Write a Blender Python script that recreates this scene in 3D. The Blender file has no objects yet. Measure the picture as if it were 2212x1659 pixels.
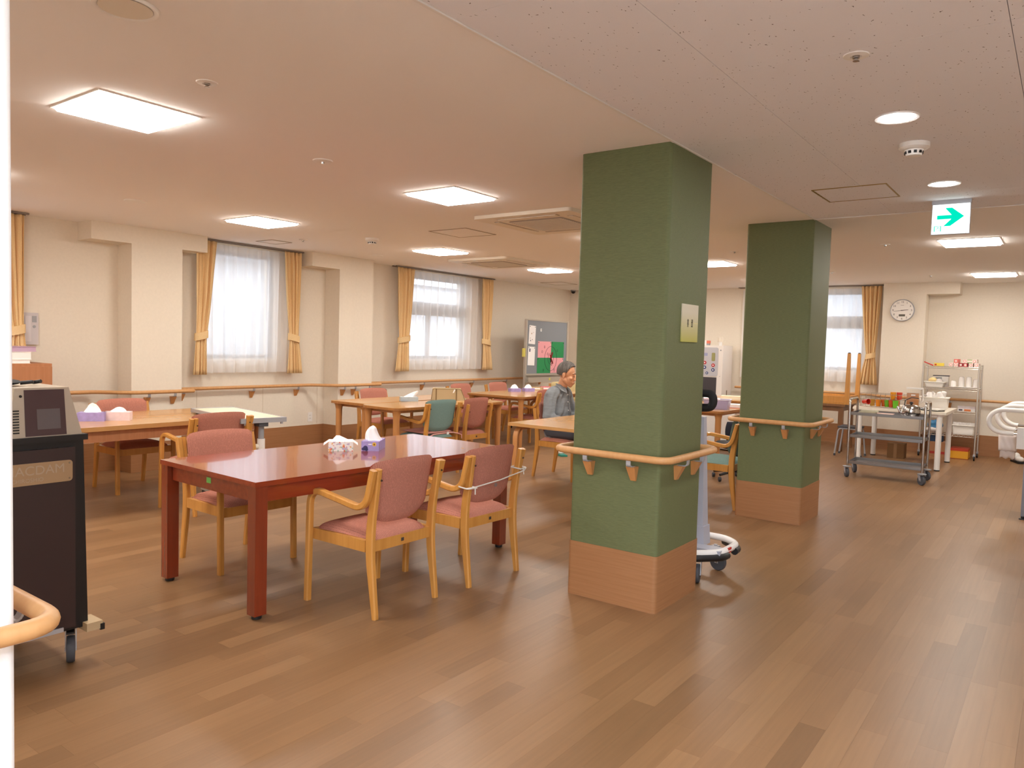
import bpy, bmesh, math, random
from mathutils import Vector, Matrix
random.seed(7)
PI = math.pi
SC = bpy.context.scene
COL = SC.collection

# ------------------------------------------------------------------ camera
def make_camera():
    f, yaw, pitch, roll = 1633.0, math.radians(36.37), math.radians(3.03), math.radians(1.65)
    fw = Vector((-math.sin(yaw)*math.cos(pitch), math.cos(yaw)*math.cos(pitch), -math.sin(pitch)))
    r = Vector((math.cos(yaw), math.sin(yaw), 0.0)); u = r.cross(fw)
    r2 = math.cos(roll)*r + math.sin(roll)*u
    u2 = -math.sin(roll)*r + math.cos(roll)*u
    cd = bpy.data.cameras.new('camera'); cd.sensor_fit = 'HORIZONTAL'; cd.sensor_width = 36.0
    cd.lens = 36.0*f/2212.0; cd.clip_start = 0.02; cd.clip_end = 200
    c = bpy.data.objects.new('camera', cd); COL.objects.link(c)
    m = Matrix(((r2.x, u2.x, -fw.x, 0), (r2.y, u2.y, -fw.y, 0), (r2.z, u2.z, -fw.z, 1.426), (0, 0, 0, 1)))
    c.matrix_world = m
    SC.camera = c
make_camera()

# ------------------------------------------------------------------ world, exposure
PANEL_E = 24.0       # ceiling panel emission
HALL_FILL_E = 62.0  # emission of the fill panels added out of view
DOWN_E = 90.0       # corridor downlight emission
PANEL_COL = (1.0, 0.945, 0.87)
DOWN_COL = (0.96, 0.97, 1.0)
WORLD_E = 2.9
SC.view_settings.view_transform = 'Standard'
SC.view_settings.look = 'None'
SC.view_settings.gamma = 1.0
SC.view_settings.use_curve_mapping = False
SC.view_settings.exposure = 0.80
SC.cycles.max_bounces = 16; SC.cycles.diffuse_bounces = 10; SC.cycles.glossy_bounces = 5; SC.cycles.transparent_max_bounces = 12
SC.cycles.sample_clamp_indirect = 6.0
w = bpy.data.worlds.new('overcast_sky'); SC.world = w; w.use_nodes = True
w.node_tree.nodes['Background'].inputs[0].default_value = (0.84, 0.91, 1.0, 1)
w.node_tree.nodes['Background'].inputs[1].default_value = WORLD_E

# ------------------------------------------------------------------ materials
def lin(c):
    return tuple(((v/255)/12.92 if v/255 <= 0.04045 else ((v/255+0.055)/1.055)**2.4) for v in c) + (1,)
MATS = {}
def mat(name, rgb, rough=0.5, metal=0.0, spec=0.5, noise=0.0, nscale=20.0, stretch=(1, 1, 1), bump=0.0, bscale=200.0,
        rgb2=None, coords='Object', coat=0.0, trans=0.0, alpha=1.0, ior=1.45):
    if name in MATS: return MATS[name]
    m = bpy.data.materials.new(name); m.use_nodes = True
    nt = m.node_tree; b = nt.nodes['Principled BSDF']
    c = lin(rgb)
    b.inputs['Base Color'].default_value = c
    b.inputs['Roughness'].default_value = rough; b.inputs['Metallic'].default_value = metal
    b.inputs['Specular IOR Level'].default_value = spec
    b.inputs['Coat Weight'].default_value = coat; b.inputs['Coat IOR'].default_value = 1.5; b.inputs['Coat Roughness'].default_value = 0.06
    b.inputs['Transmission Weight'].default_value = trans; b.inputs['Alpha'].default_value = alpha
    b.inputs['IOR'].default_value = ior
    if noise > 0 or bump > 0 or rgb2:
        tc = nt.nodes.new('ShaderNodeTexCoord'); mp = nt.nodes.new('ShaderNodeMapping')
        mp.inputs['Scale'].default_value = stretch
        nt.links.new(tc.outputs[coords], mp.inputs[0])
    if noise > 0 or rgb2:
        n = nt.nodes.new('ShaderNodeTexNoise'); n.inputs['Scale'].default_value = nscale; n.inputs['Detail'].default_value = 4
        nt.links.new(mp.outputs[0], n.inputs['Vector'])
        r = nt.nodes.new('ShaderNodeValToRGB')
        r.color_ramp.elements[0].position = 0.3; r.color_ramp.elements[1].position = 0.7
        if rgb2: a, d = c, lin(rgb2)
        else:
            a = tuple(max(0, v*(1-noise)) for v in c[:3])+(1,); d = tuple(min(1, v*(1+noise)) for v in c[:3])+(1,)
        r.color_ramp.elements[0].color = a; r.color_ramp.elements[1].color = d
        nt.links.new(n.outputs['Fac'], r.inputs[0]); nt.links.new(r.outputs[0], b.inputs['Base Color'])
    if bump > 0:
        n2 = nt.nodes.new('ShaderNodeTexNoise'); n2.inputs['Scale'].default_value = bscale; n2.inputs['Detail'].default_value = 3
        nt.links.new(mp.outputs[0], n2.inputs['Vector'])
        bp = nt.nodes.new('ShaderNodeBump'); bp.inputs['Strength'].default_value = bump; bp.inputs['Distance'].default_value = 0.002
        nt.links.new(n2.outputs['Fac'], bp.inputs['Height']); nt.links.new(bp.outputs[0], b.inputs['Normal'])
    MATS[name] = m
    return m

def emis(name, rgb, strength):
    if name in MATS: return MATS[name]
    m = bpy.data.materials.new(name); m.use_nodes = True; nt = m.node_tree
    nt.nodes.remove(nt.nodes['Principled BSDF'])
    e = nt.nodes.new('ShaderNodeEmission'); e.inputs[0].default_value = tuple(rgb[:3])+(1,); e.inputs[1].default_value = strength
    nt.links.new(e.outputs[0], nt.nodes['Material Output'].inputs[0])
    MATS[name] = m
    return m

def fabric(name, rgb, stripe=None, scale=95.0, axis=0):
    """upholstery: woven bump plus fine vertical dashes"""
    if name in MATS: return MATS[name]
    m = mat(name, rgb, rough=0.92, spec=0.15, noise=0.12, nscale=260, bump=0.35, bscale=420)
    if stripe:
        nt = m.node_tree; b = nt.nodes['Principled BSDF']
        src = b.inputs['Base Color'].links[0].from_socket
        tc = nt.nodes.new('ShaderNodeTexCoord'); sx = nt.nodes.new('ShaderNodeSeparateXYZ')
        nt.links.new(tc.outputs['Object'], sx.inputs[0])
        mu = nt.nodes.new('ShaderNodeMath'); mu.operation = 'MULTIPLY'; mu.inputs[1].default_value = scale
        nt.links.new(sx.outputs[axis], mu.inputs[0])
        fr = nt.nodes.new('ShaderNodeMath'); fr.operation = 'FRACT'; nt.links.new(mu.outputs[0], fr.inputs[0])
        lt = nt.nodes.new('ShaderNodeMath'); lt.operation = 'LESS_THAN'; lt.inputs[1].default_value = 0.16
        nt.links.new(fr.outputs[0], lt.inputs[0])
        n = nt.nodes.new('ShaderNodeTexNoise'); n.inputs['Scale'].default_value = 90; nt.links.new(tc.outputs['Object'], n.inputs['Vector'])
        gt = nt.nodes.new('ShaderNodeMath'); gt.operation = 'GREATER_THAN'; gt.inputs[1].default_value = 0.45
        nt.links.new(n.outputs['Fac'], gt.inputs[0])
        pr = nt.nodes.new('ShaderNodeMath'); pr.operation = 'MULTIPLY'; nt.links.new(lt.outputs[0], pr.inputs[0]); nt.links.new(gt.outputs[0], pr.inputs[1])
        mx = nt.nodes.new('ShaderNodeMix'); mx.data_type = 'RGBA'
        nt.links.new(pr.outputs[0], mx.inputs[0]); nt.links.new(src, mx.inputs[6]); mx.inputs[7].default_value = lin(stripe)
        nt.links.new(mx.outputs[2], b.inputs['Base Color'])
    return m

def wood(name, rgb, dark, rough=0.4, coat=0.0, stretch=(26, 26, 1.6), scale=1.5, spec=0.5):
    if name in MATS: return MATS[name]
    m = mat(name, rgb, rough=rough, coat=coat, rgb2=dark, nscale=scale, stretch=stretch, spec=spec)
    return m

def floor_mat(name, use_attr):
    m = bpy.data.materials.new(name); m.use_nodes = True; nt = m.node_tree; b = nt.nodes['Principled BSDF']
    if use_attr:
        at = nt.nodes.new('ShaderNodeAttribute'); at.attribute_name = 'plank'; rnd = at.outputs['Fac']
    else:
        oi = nt.nodes.new('ShaderNodeObjectInfo'); rnd = oi.outputs['Random']
    r = nt.nodes.new('ShaderNodeValToRGB')
    cols = [(0.0, (124, 92, 62)), (0.2, (133, 99, 67)), (0.75, (139, 104, 71)), (1.0, (147, 112, 78))]
    els = r.color_ramp.elements
    els[0].position = 0; els[0].color = lin(cols[0][1]); els[1].position = 1; els[1].color = lin(cols[3][1])
    for p, c in cols[1:3]:
        e = els.new(p); e.color = lin(c)
    nt.links.new(rnd, r.inputs[0])
    g = nt.nodes.new('ShaderNodeNewGeometry'); mp = nt.nodes.new('ShaderNodeMapping'); mp.inputs['Scale'].default_value = (60, 2.2, 1)
    nt.links.new(g.outputs['Position'], mp.inputs[0])
    n = nt.nodes.new('ShaderNodeTexNoise'); n.inputs['Scale'].default_value = 1.0; n.inputs['Detail'].default_value = 5; nt.links.new(mp.outputs[0], n.inputs['Vector'])
    mr = nt.nodes.new('ShaderNodeMapRange'); mr.inputs[1].default_value = 0.3; mr.inputs[2].default_value = 0.7; mr.inputs[3].default_value = 0.92; mr.inputs[4].default_value = 1.06
    nt.links.new(n.outputs['Fac'], mr.inputs[0])
    mx = nt.nodes.new('ShaderNodeMix'); mx.data_type = 'RGBA'; mx.blend_type = 'MULTIPLY'; mx.inputs[0].default_value = 1
    nt.links.new(r.outputs[0], mx.inputs[6]); nt.links.new(mr.outputs[0], mx.inputs[7]); nt.links.new(mx.outputs[2], b.inputs['Base Color'])
    b.inputs['Roughness'].default_value = 0.36; b.inputs['Specular IOR Level'].default_value = 0.42
    return m

def tile_mat():
    """mineral fibre ceiling board with short dark fissures"""
    m = mat('mineral_tile', (232, 233, 240), rough=0.95, spec=0.1)
    nt = m.node_tree; b = nt.nodes['Principled BSDF']
    g = nt.nodes.new('ShaderNodeNewGeometry'); mp = nt.nodes.new('ShaderNodeMapping'); mp.inputs['Scale'].default_value = (1, 1, 1)
    nt.links.new(g.outputs['Position'], mp.inputs[0])
    nz = nt.nodes.new('ShaderNodeTexNoise'); nz.inputs['Scale'].default_value = 30; nz.inputs['Detail'].default_value = 2; nt.links.new(mp.outputs[0], nz.inputs['Vector'])
    sc = nt.nodes.new('ShaderNodeVectorMath'); sc.operation = 'SCALE'; sc.inputs[3].default_value = 0.035
    nt.links.new(nz.outputs['Color'], sc.inputs[0])
    ad = nt.nodes.new('ShaderNodeVectorMath'); ad.operation = 'ADD'; nt.links.new(mp.outputs[0], ad.inputs[0]); nt.links.new(sc.outputs[0], ad.inputs[1])
    m2 = nt.nodes.new('ShaderNodeMapping'); m2.inputs['Scale'].default_value = (70, 28, 1); m2.inputs['Rotation'].default_value = (0, 0, 0.5); nt.links.new(ad.outputs[0], m2.inputs[0])
    v = nt.nodes.new('ShaderNodeTexVoronoi'); v.inputs['Scale'].default_value = 1.0; nt.links.new(m2.outputs[0], v.inputs['Vector'])
    lt = nt.nodes.new('ShaderNodeMath'); lt.operation = 'LESS_THAN'; lt.inputs[1].default_value = 0.11; nt.links.new(v.outputs['Distance'], lt.inputs[0])
    wn = nt.nodes.new('ShaderNodeSeparateColor'); nt.links.new(v.outputs['Color'], wn.inputs[0])
    gt = nt.nodes.new('ShaderNodeMath'); gt.operation = 'GREATER_THAN'; gt.inputs[1].default_value = 0.3; nt.links.new(wn.outputs[0], gt.inputs[0])
    pr = nt.nodes.new('ShaderNodeMath'); pr.operation = 'MULTIPLY'; nt.links.new(lt.outputs[0], pr.inputs[0]); nt.links.new(gt.outputs[0], pr.inputs[1])
    mx = nt.nodes.new('ShaderNodeMix'); mx.data_type = 'RGBA'; mx.inputs[6].default_value = lin((232, 233, 240)); mx.inputs[7].default_value = lin((120, 116, 118))
    nt.links.new(pr.outputs[0], mx.inputs[0]); nt.links.new(mx.outputs[2], b.inputs['Base Color'])
    return m

def sheer_mat():
    m = bpy.data.materials.new('sheer_lace'); m.use_nodes = True; nt = m.node_tree
    nt.nodes.remove(nt.nodes['Principled BSDF']); out = nt.nodes['Material Output']
    d = nt.nodes.new('ShaderNodeBsdfDiffuse'); d.inputs[0].default_value = (0.92, 0.91, 0.90, 1)
    t = nt.nodes.new('ShaderNodeBsdfTranslucent'); t.inputs[0].default_value = (0.93, 0.93, 0.94, 1)
    p = nt.nodes.new('ShaderNodeBsdfTransparent')
    a = nt.nodes.new('ShaderNodeMixShader'); a.inputs[0].default_value = 0.45
    nt.links.new(d.outputs[0], a.inputs[1]); nt.links.new(t.outputs[0], a.inputs[2])
    c = nt.nodes.new('ShaderNodeMixShader'); c.inputs[0].default_value = 0.26
    nt.links.new(a.outputs[0], c.inputs[1]); nt.links.new(p.outputs[0], c.inputs[2])
    nt.links.new(c.outputs[0], out.inputs[0])
    MATS['sheer_lace'] = m
    return m

def clear_mat(name, rgb, clear=0.5, rough=0.15):
    if name in MATS: return MATS[name]
    m = bpy.data.materials.new(name); m.use_nodes = True; nt = m.node_tree; b = nt.nodes['Principled BSDF']
    b.inputs['Base Color'].default_value = lin(rgb); b.inputs['Roughness'].default_value = rough
    t = nt.nodes.new('ShaderNodeBsdfTransparent'); t.inputs[0].default_value = lin(tuple(min(255, v+30) for v in rgb))
    x = nt.nodes.new('ShaderNodeMixShader'); x.inputs[0].default_value = clear
    nt.links.new(b.outputs[0], x.inputs[1]); nt.links.new(t.outputs[0], x.inputs[2]); nt.links.new(x.outputs[0], nt.nodes['Material Output'].inputs[0])
    MATS[name] = m
    return m

WALL = mat('wallpaper_cream', (224, 215, 200), rough=0.9, spec=0.15, noise=0.02, nscale=40, bump=0.18, bscale=160)
WALLWHITE = mat('wallpaper_white', (240, 240, 240), rough=0.85, spec=0.2, bump=0.15, bscale=160)
CEIL = mat('ceiling_paper', (240, 238, 236), rough=0.95, spec=0.1, bump=0.12, bscale=180)
BASEW = wood('skirting_wood', (150, 104, 66), (162, 115, 76), rough=0.55, stretch=(1.5, 1.5, 60), scale=2)
GREEN = mat('green_wallpaper', (102, 109, 72), rough=0.5, spec=0.4, noise=0.16, nscale=9, stretch=(4, 4, 70), bump=0.5, bscale=60)
RAILW = wood('handrail_wood', (196, 146, 94), (205, 156, 104), rough=0.42)
CHAIRW = wood('chair_beech', (190, 132, 62), (204, 147, 74), rough=0.3, coat=0.25)
REDW = wood('red_mahogany', (126, 44, 18), (142, 54, 24), rough=0.22, coat=0.75, stretch=(22, 1.6, 22), scale=1.6)
REDLEG = wood('red_mahogany_leg', (118, 44, 20), (130, 50, 24), rough=0.25, coat=0.8)
TABLEW = wood('table_oak', (192, 145, 90), (196, 149, 94), rough=0.26, coat=0.3, stretch=(14, 1.2, 14), scale=1.4)
TABLEEDGE = wood('table_edge', (156, 103, 52), (170, 114, 60), rough=0.35)
LEGW = wood('table_leg_oak', (184, 128, 76), (198, 140, 86), rough=0.35)
BROWNW = wood('brown_cabinet', (168, 112, 74), (178, 122, 84), rough=0.5)
DARKW = wood('dark_table_wood', (120, 82, 50), (134, 93, 58), rough=0.4)
PINK = fabric('pink_upholstery', (182, 122, 105), (138, 90, 80))
TEAL = fabric('teal_upholstery', (122, 148, 142))
WHITEP = mat('white_plastic', (232, 230, 226), rough=0.4)
WHITEM = mat('white_enamel', (236, 234, 230), rough=0.3)
OFFW = mat('offwhite_plastic', (224, 216, 200), rough=0.45)
GREYP = mat('grey_plastic', (150, 152, 156), rough=0.5)
LGREY = mat('light_grey_metal', (176, 178, 184), rough=0.4, metal=0.3)
DGREY = mat('dark_grey_rubber', (70, 72, 78), rough=0.6)
BLACK = mat('black_plastic', (28, 27, 28), rough=0.45)
SOFTB = mat('black_foam', (22, 22, 24), rough=0.7, bump=0.3, bscale=300)
STEEL = mat('stainless_steel', (190, 188, 186), rough=0.16, metal=1.0)
STEELB = mat('brushed_steel', (142, 138, 136), rough=0.38, metal=1.0)
DRAPE = fabric('ochre_drape', (226, 196, 148))
SHEER = sheer_mat()
TISSUE = mat('tissue_paper', (246, 246, 248), rough=0.95, spec=0.1)
GLASS = clear_mat('window_glass', (225, 235, 240), clear=0.93, rough=0.02)
ALU = mat('dark_aluminium', (92, 84, 82), rough=0.5, metal=0.2)
PANEL = emis('panel_glow', PANEL_COL, PANEL_E)
HALL_FILL = emis('hall_fill_glow', (0.80, 0.89, 1.0), HALL_FILL_E)
DOWNL = emis('downlight_glow', DOWN_COL, DOWN_E)
TILE = tile_mat()
PAPERW = mat('white_paper', (240, 238, 236), rough=0.9, spec=0.1)

# ------------------------------------------------------------------ mesh helpers
class B:
    def __init__(s): s.bm = bmesh.new()
    def box(s, x0, x1, y0, y1, z0, z1, rz=0.0, piv=None):
        vs = [s.bm.verts.new((x, y, z)) for x in (x0, x1) for y in (y0, y1) for z in (z0, z1)]
        for f in ((0, 1, 3, 2), (4, 6, 7, 5), (0, 4, 5, 1), (2, 3, 7, 6), (0, 2, 6, 4), (1, 5, 7, 3)):
            s.bm.faces.new([vs[i] for i in f])
        if rz:
            p = piv or ((x0+x1)/2, (y0+y1)/2)
            bmesh.ops.rotate(s.bm, verts=vs, cent=(p[0], p[1], 0), matrix=Matrix.Rotation(rz, 3, 'Z'))
        return s
    def cbox(s, c, d, rz=0.0):
        return s.box(c[0]-d[0]/2, c[0]+d[0]/2, c[1]-d[1]/2, c[1]+d[1]/2, c[2]-d[2]/2, c[2]+d[2]/2, rz)
    def hexa(s, bot, top):
        a = [s.bm.verts.new(p) for p in bot]; b = [s.bm.verts.new(p) for p in top]
        n = len(a)
        s.bm.faces.new(a[::-1]); s.bm.faces.new(b)
        for i in range(n): s.bm.faces.new((a[i], a[(i+1) % n], b[(i+1) % n], b[i]))
        return s
    def prism(s, poly, z0, z1):
        return s.hexa([(x, y, z0) for x, y in poly], [(x, y, z1) for x, y in poly])
    def tube(s, pts, r, seg=10, closed=False, caps=True):
        pts = [Vector(p) for p in pts]; n = len(pts); rings = []
        rr = r if isinstance(r, (list, tuple)) else [r]*n
        prev = None
        for i, p in enumerate(pts):
            if closed: t = pts[(i+1) % n]-pts[i-1]
            else: t = pts[min(i+1, n-1)]-pts[max(i-1, 0)]
            t.normalize()
            if prev is None:
                a = Vector((0, 0, 1)) if abs(t.z) < 0.9 else Vector((1, 0, 0))
                u = t.cross(a).normalized()
            else:
                u = (prev - t*prev.dot(t))
                u = u.normalized() if u.length > 1e-6 else t.orthogonal().normalized()
            prev = u; v = t.cross(u)
            rings.append([s.bm.verts.new(p + (u*math.cos(2*PI*k/seg)+v*math.sin(2*PI*k/seg))*rr[i]) for k in range(seg)])
        m = n if closed else n-1
        for i in range(m):
            a, b = rings[i], rings[(i+1) % n]
            for k in range(seg): s.bm.faces.new((a[k], a[(k+1) % seg], b[(k+1) % seg], b[k]))
        if caps and not closed:
            s.bm.faces.new(rings[0][::-1]); s.bm.faces.new(rings[-1])
        return s
    def cyl(s, p0, p1, r0, r1=None, seg=14):
        return s.tube([p0, p1], [r0, r0 if r1 is None else r1], seg)
    def lathe(s, prof, c=(0, 0, 0), seg=20, axis='Z'):
        rings = []
        for r, z in prof:
            ring = []
            for k in range(seg):
                a = 2*PI*k/seg; x, y = r*math.cos(a), r*math.sin(a)
                if axis == 'Z': q = (c[0]+x, c[1]+y, c[2]+z)
                elif axis == 'X': q = (c[0]+z, c[1]+x, c[2]+y)
                else: q = (c[0]+y, c[1]+z, c[2]+x)
                ring.append(s.bm.verts.new(q))
            rings.append(ring)
        for a, b in zip(rings, rings[1:]):
            for k in range(seg): s.bm.faces.new((a[k], a[(k+1) % seg], b[(k+1) % seg], b[k]))
        s.bm.faces.new(rings[0][::-1]); s.bm.faces.new(rings[-1])
        return s
    def sph(s, c, r, sub=2, sc=(1, 1, 1)):
        m = Matrix.Translation(c) @ Matrix.Diagonal((sc[0]*r, sc[1]*r, sc[2]*r, 1))
        bmesh.ops.create_icosphere(s.bm, subdivisions=sub, radius=1.0, matrix=m)
        return s
    def strip(s, path, width, thick, x):
        """flat bent bar in the plane x = const: path = [(y, z)], thick may vary"""
        n = len(path); rings = []
        th = thick if isinstance(thick, (list, tuple)) else [thick]*n
        for i, (y, z) in enumerate(path):
            y0, z0 = path[max(i-1, 0)]; y1, z1 = path[min(i+1, n-1)]
            ty, tz = y1-y0, z1-z0; L = math.hypot(ty, tz); ny, nz = -tz/L, ty/L
            h = th[i]/2; w2 = width/2; c = 0.006
            ring = []
            for dx, dn in ((-w2+c, -h), (w2-c, -h), (w2, -h+c), (w2, h-c), (w2-c, h), (-w2+c, h), (-w2, h-c), (-w2, -h+c)):
                ring.append(s.bm.verts.new((x+dx, y+ny*dn, z+nz*dn)))
            rings.append(ring)
        for a, b in zip(rings, rings[1:]):
            for k in range(8): s.bm.faces.new((a[k], a[(k+1) % 8], b[(k+1) % 8], b[k]))
        s.bm.faces.new(rings[0][::-1]); s.bm.faces.new(rings[-1])
        return s
    def grid(s, fn, nu, nv, closed_u=False):
        g = [[s.bm.verts.new(fn(i/nu, j/nv)) for j in range(nv+1)] for i in range(nu+(0 if closed_u else 1))]
        m = nu
        for i in range(m):
            for j in range(nv):
                a, b = g[i], g[(i+1) % len(g)]
                s.bm.faces.new((a[j], b[j], b[j+1], a[j+1]))
        return s
    def pad(s, fn, nu=14, nv=12):
        """closed cushion: fn(u, v, side) with side -1 / +1"""
        f = [[s.bm.verts.new(fn(-1+2*i/nu, -1+2*j/nv, 1)) for j in range(nv+1)] for i in range(nu+1)]
        k = [[(f[i][j] if i in (0, nu) or j in (0, nv) else s.bm.verts.new(fn(-1+2*i/nu, -1+2*j/nv, -1))) for j in range(nv+1)] for i in range(nu+1)]
        for i in range(nu):
            for j in range(nv):
                s.bm.faces.new((f[i][j], f[i+1][j], f[i+1][j+1], f[i][j+1]))
                s.bm.faces.new((k[i][j], k[i][j+1], k[i+1][j+1], k[i+1][j]))
        return s
    def bevel(s, w, seg=2):
        bmesh.ops.bevel(s.bm, geom=[e for e in s.bm.edges if len(e.link_faces) == 2 and e.calc_face_angle(0) > 0.6], offset=w, segments=seg, affect='EDGES', profile=0.5)
        return s
    def xf(s, m):
        s.bm.transform(m); return s
    def mesh(s, name, m, smooth=None):
        bmesh.ops.remove_doubles(s.bm, verts=s.bm.verts, dist=1e-6)
        bmesh.ops.recalc_face_normals(s.bm, faces=s.bm.faces)
        me = bpy.data.meshes.new(name); s.bm.to_mesh(me); s.bm.free()
        if m: me.materials.append(m)
        if smooth:
            me.polygons.foreach_set('use_smooth', [True]*len(me.polygons))
            me.set_sharp_from_angle(angle=math.radians(smooth))
        return me
    def build(s, name, m, parent=None, smooth=None, loc=None, label=None):
        o = bpy.data.objects.new(name, s.mesh(name, m, smooth)); COL.objects.link(o)
        if parent: o.parent = parent
        if loc: o.location = loc
        if label: o['label'] = label
        return o

def tag(o, label=None, cat=None, group=None, kind=None):
    if label: o['label'] = label
    if cat: o['category'] = cat
    if group: o['group'] = group
    if kind: o['kind'] = kind
    return o
def thing(name, label, cat, loc=(0, 0, 0), rz=0.0, group=None):
    o = bpy.data.objects.new(name, None); COL.objects.link(o); o.empty_display_size = 0.1
    o.location = loc; o.rotation_euler = (0, 0, rz)
    return tag(o, label, cat, group)
def dup(root, loc, rz, label, group=None):
    r = root.copy(); COL.objects.link(r); r.location = loc; r.rotation_euler = (0, 0, rz); r['label'] = label
    if group: r['group'] = group
    for ch in list(root.children):
        c = ch.copy(); COL.objects.link(c); c.parent = r
        for g in list(ch.children):
            d = g.copy(); COL.objects.link(d); d.parent = c
    return r
def share(name, me, parent, loc, rz=0.0, rot=None, scale=None):
    o = bpy.data.objects.new(name, me); COL.objects.link(o); o.parent = parent; o.location = loc
    o.rotation_euler = rot or (0, 0, rz)
    if scale: o.scale = scale
    return o
def struct(name, b, m, parent=None, smooth=None):
    o = b.build(name, m, parent, smooth)
    if parent is None: o['kind'] = 'structure'
    return o
def rpath(pts, r, n=5):
    """polyline with rounded corners (any dimension)"""
    out = [tuple(pts[0])]
    for i in range(1, len(pts)-1):
        p0, p1, p2 = Vector(pts[i-1]), Vector(pts[i]), Vector(pts[i+1])
        rr = r[i-1] if isinstance(r, (list, tuple)) else r
        a = (p0-p1); b = (p2-p1); rr = min(rr, a.length*0.49, b.length*0.49)
        a = p1+a.normalized()*rr; b = p1+b.normalized()*rr
        for k in range(n+1):
            t = k/n; out.append(tuple(a*(1-t)**2+p1*2*t*(1-t)+b*t*t))
    out.append(tuple(pts[-1]))
    return out
def rrect(x0, x1, y0, y1, r, n=5):
    out = []
    for cx, cy, a0 in ((x1-r, y1-r, 0), (x0+r, y1-r, PI/2), (x0+r, y0+r, PI), (x1-r, y0+r, 1.5*PI)):
        for k in range(n+1):
            a = a0+PI/2*k/n; out.append((cx+r*math.cos(a), cy+r*math.sin(a)))
    return out
def text(name, s, size, m, parent, loc, rot, depth=0.0006, align='CENTER'):
    cu = bpy.data.curves.new(name, 'FONT'); cu.body = s; cu.size = size; cu.align_x = align; cu.align_y = 'CENTER'; cu.extrude = depth
    o = bpy.data.objects.new(name, cu); me = bpy.data.meshes.new_from_object(o)
    bpy.data.objects.remove(o)
    me.materials.clear(); me.materials.append(m)
    t = bpy.data.objects.new(name, me); COL.objects.link(t); t.parent = parent; t.location = loc; t.rotation_euler = rot
    return t

# ================================================================== SETTING
H = 2.5
XW, XF = -7.92, -7.64          # left wall plane and its pilaster fronts
YM, YP = 12.85, 12.55          # far wall plane and its pilaster fronts
XR, YB = 2.4, -2.6             # unseen right and back walls
CX = -1.72                     # line of column faces

# ---- floor: planks
fl = struct('floor', B().box(XW-0.3, XR+0.2, YB-0.2, YM+0.3, -0.12, -0.004), mat('floor_bed', (120, 86, 58), rough=0.8))
PW, PL = 0.098, 0.80
def plank_mesh(L):
    b = B(); b.box(-PW/2+0.00012, PW/2-0.00012, 0.00012, L-0.00012, -0.004, 0.0)
    return b.mesh('plank', FM1)
FM1, FM2 = floor_mat('vinyl_plank', False), floor_mat('vinyl_plank_far', True)
pm = {L: plank_mesh(L) for L in (0.5, 0.65, 0.8, 0.95)}
planks = []
x = XW+PW/2
while x < XR:
    y = YB - random.random()*0.8
    while y < YM:
        L = random.choice((0.5, 0.65, 0.8, 0.95)); planks.append((x, y, L)); y += L
    x += PW
def in_view(p):
    dx, dy = p[0], p[1]+p[2]/2
    fx = -math.sin(math.radians(36.37)); fy = math.cos(math.radians(36.37))
    d = dx*fx+dy*fy; s_ = dx*fy-dy*fx
    if d < 1.9 or abs(s_) > d*0.70: return 1e9
    if -5.2 < dx < -3.0 and 1.0 < dy < 2.0 and s_ < -d*0.55: return 1e9
    return d
planks.sort(key=in_view)
for (px, py, L) in planks[:300]:
    share('plank', pm[L], fl, (px, py, 0))
vs, fs, rn = [], [], []
for (px, py, L) in planks[300:]:
    n = len(vs); vs += [(px-PW/2+.0004, py+.0004, 0), (px+PW/2-.0004, py+.0004, 0), (px+PW/2-.0004, py+L-.0004, 0), (px-PW/2+.0004, py+L-.0004, 0)]
    fs.append((n, n+1, n+2, n+3)); rn.append(random.random())
me = bpy.data.meshes.new('far_planks'); me.from_pydata(vs, [], fs); me.materials.append(FM2)
at = me.attributes.new('plank', 'FLOAT', 'FACE'); at.data.foreach_set('value', rn)
o = bpy.data.objects.new('far_planks', me); COL.objects.link(o); o.parent = fl; o['kind'] = 'stuff'

# ---- ceiling: plaster part and mineral board strip over the corridor
YT = 6.39                      # corridor boards end here
cb = B(); cb.box(XW-0.3, CX, YB-0.2, YM+0.3, H, H+0.1); cb.box(CX, XR+0.2, YT, YM+0.3, H, H+0.1); cb.box(CX, XR+0.2, YB-0.2, YT, H+0.012, H+0.1)
ceil = struct('ceiling', cb, CEIL)
xs = [CX+0.012, -1.14, -0.212, 0.716, 1.644, XR]
ys = [YT-0.01-0.43]; 
while ys[-1] > YB: ys.append(ys[-1]-0.95)
ys = [YT-0.012] + [5.735, 4.79, 3.845, 2.90, 1.94, 0.985, 0.035, -0.915, -1.865, YB]
for i in range(len(xs)-1):
    for j in range(len(ys)-1):
        a, b_, c, d = xs[i]+0.0012, xs[i+1]-0.0012, ys[j+1]+0.0008, ys[j]-0.0008
        B().box(a, b_, c, d, H-0.001, H+0.011).bevel(0.0012, 1).build('ceiling_board', TILE, ceil)
struct('trim_1', B().box(CX-0.004, CX+0.010, YB, YT+0.004, H-0.006, H+0.002), WHITEP)
struct('trim_2', B().box(CX, XR, YT-0.010, YT+0.004, H-0.006, H+0.002), WHITEP)

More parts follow.
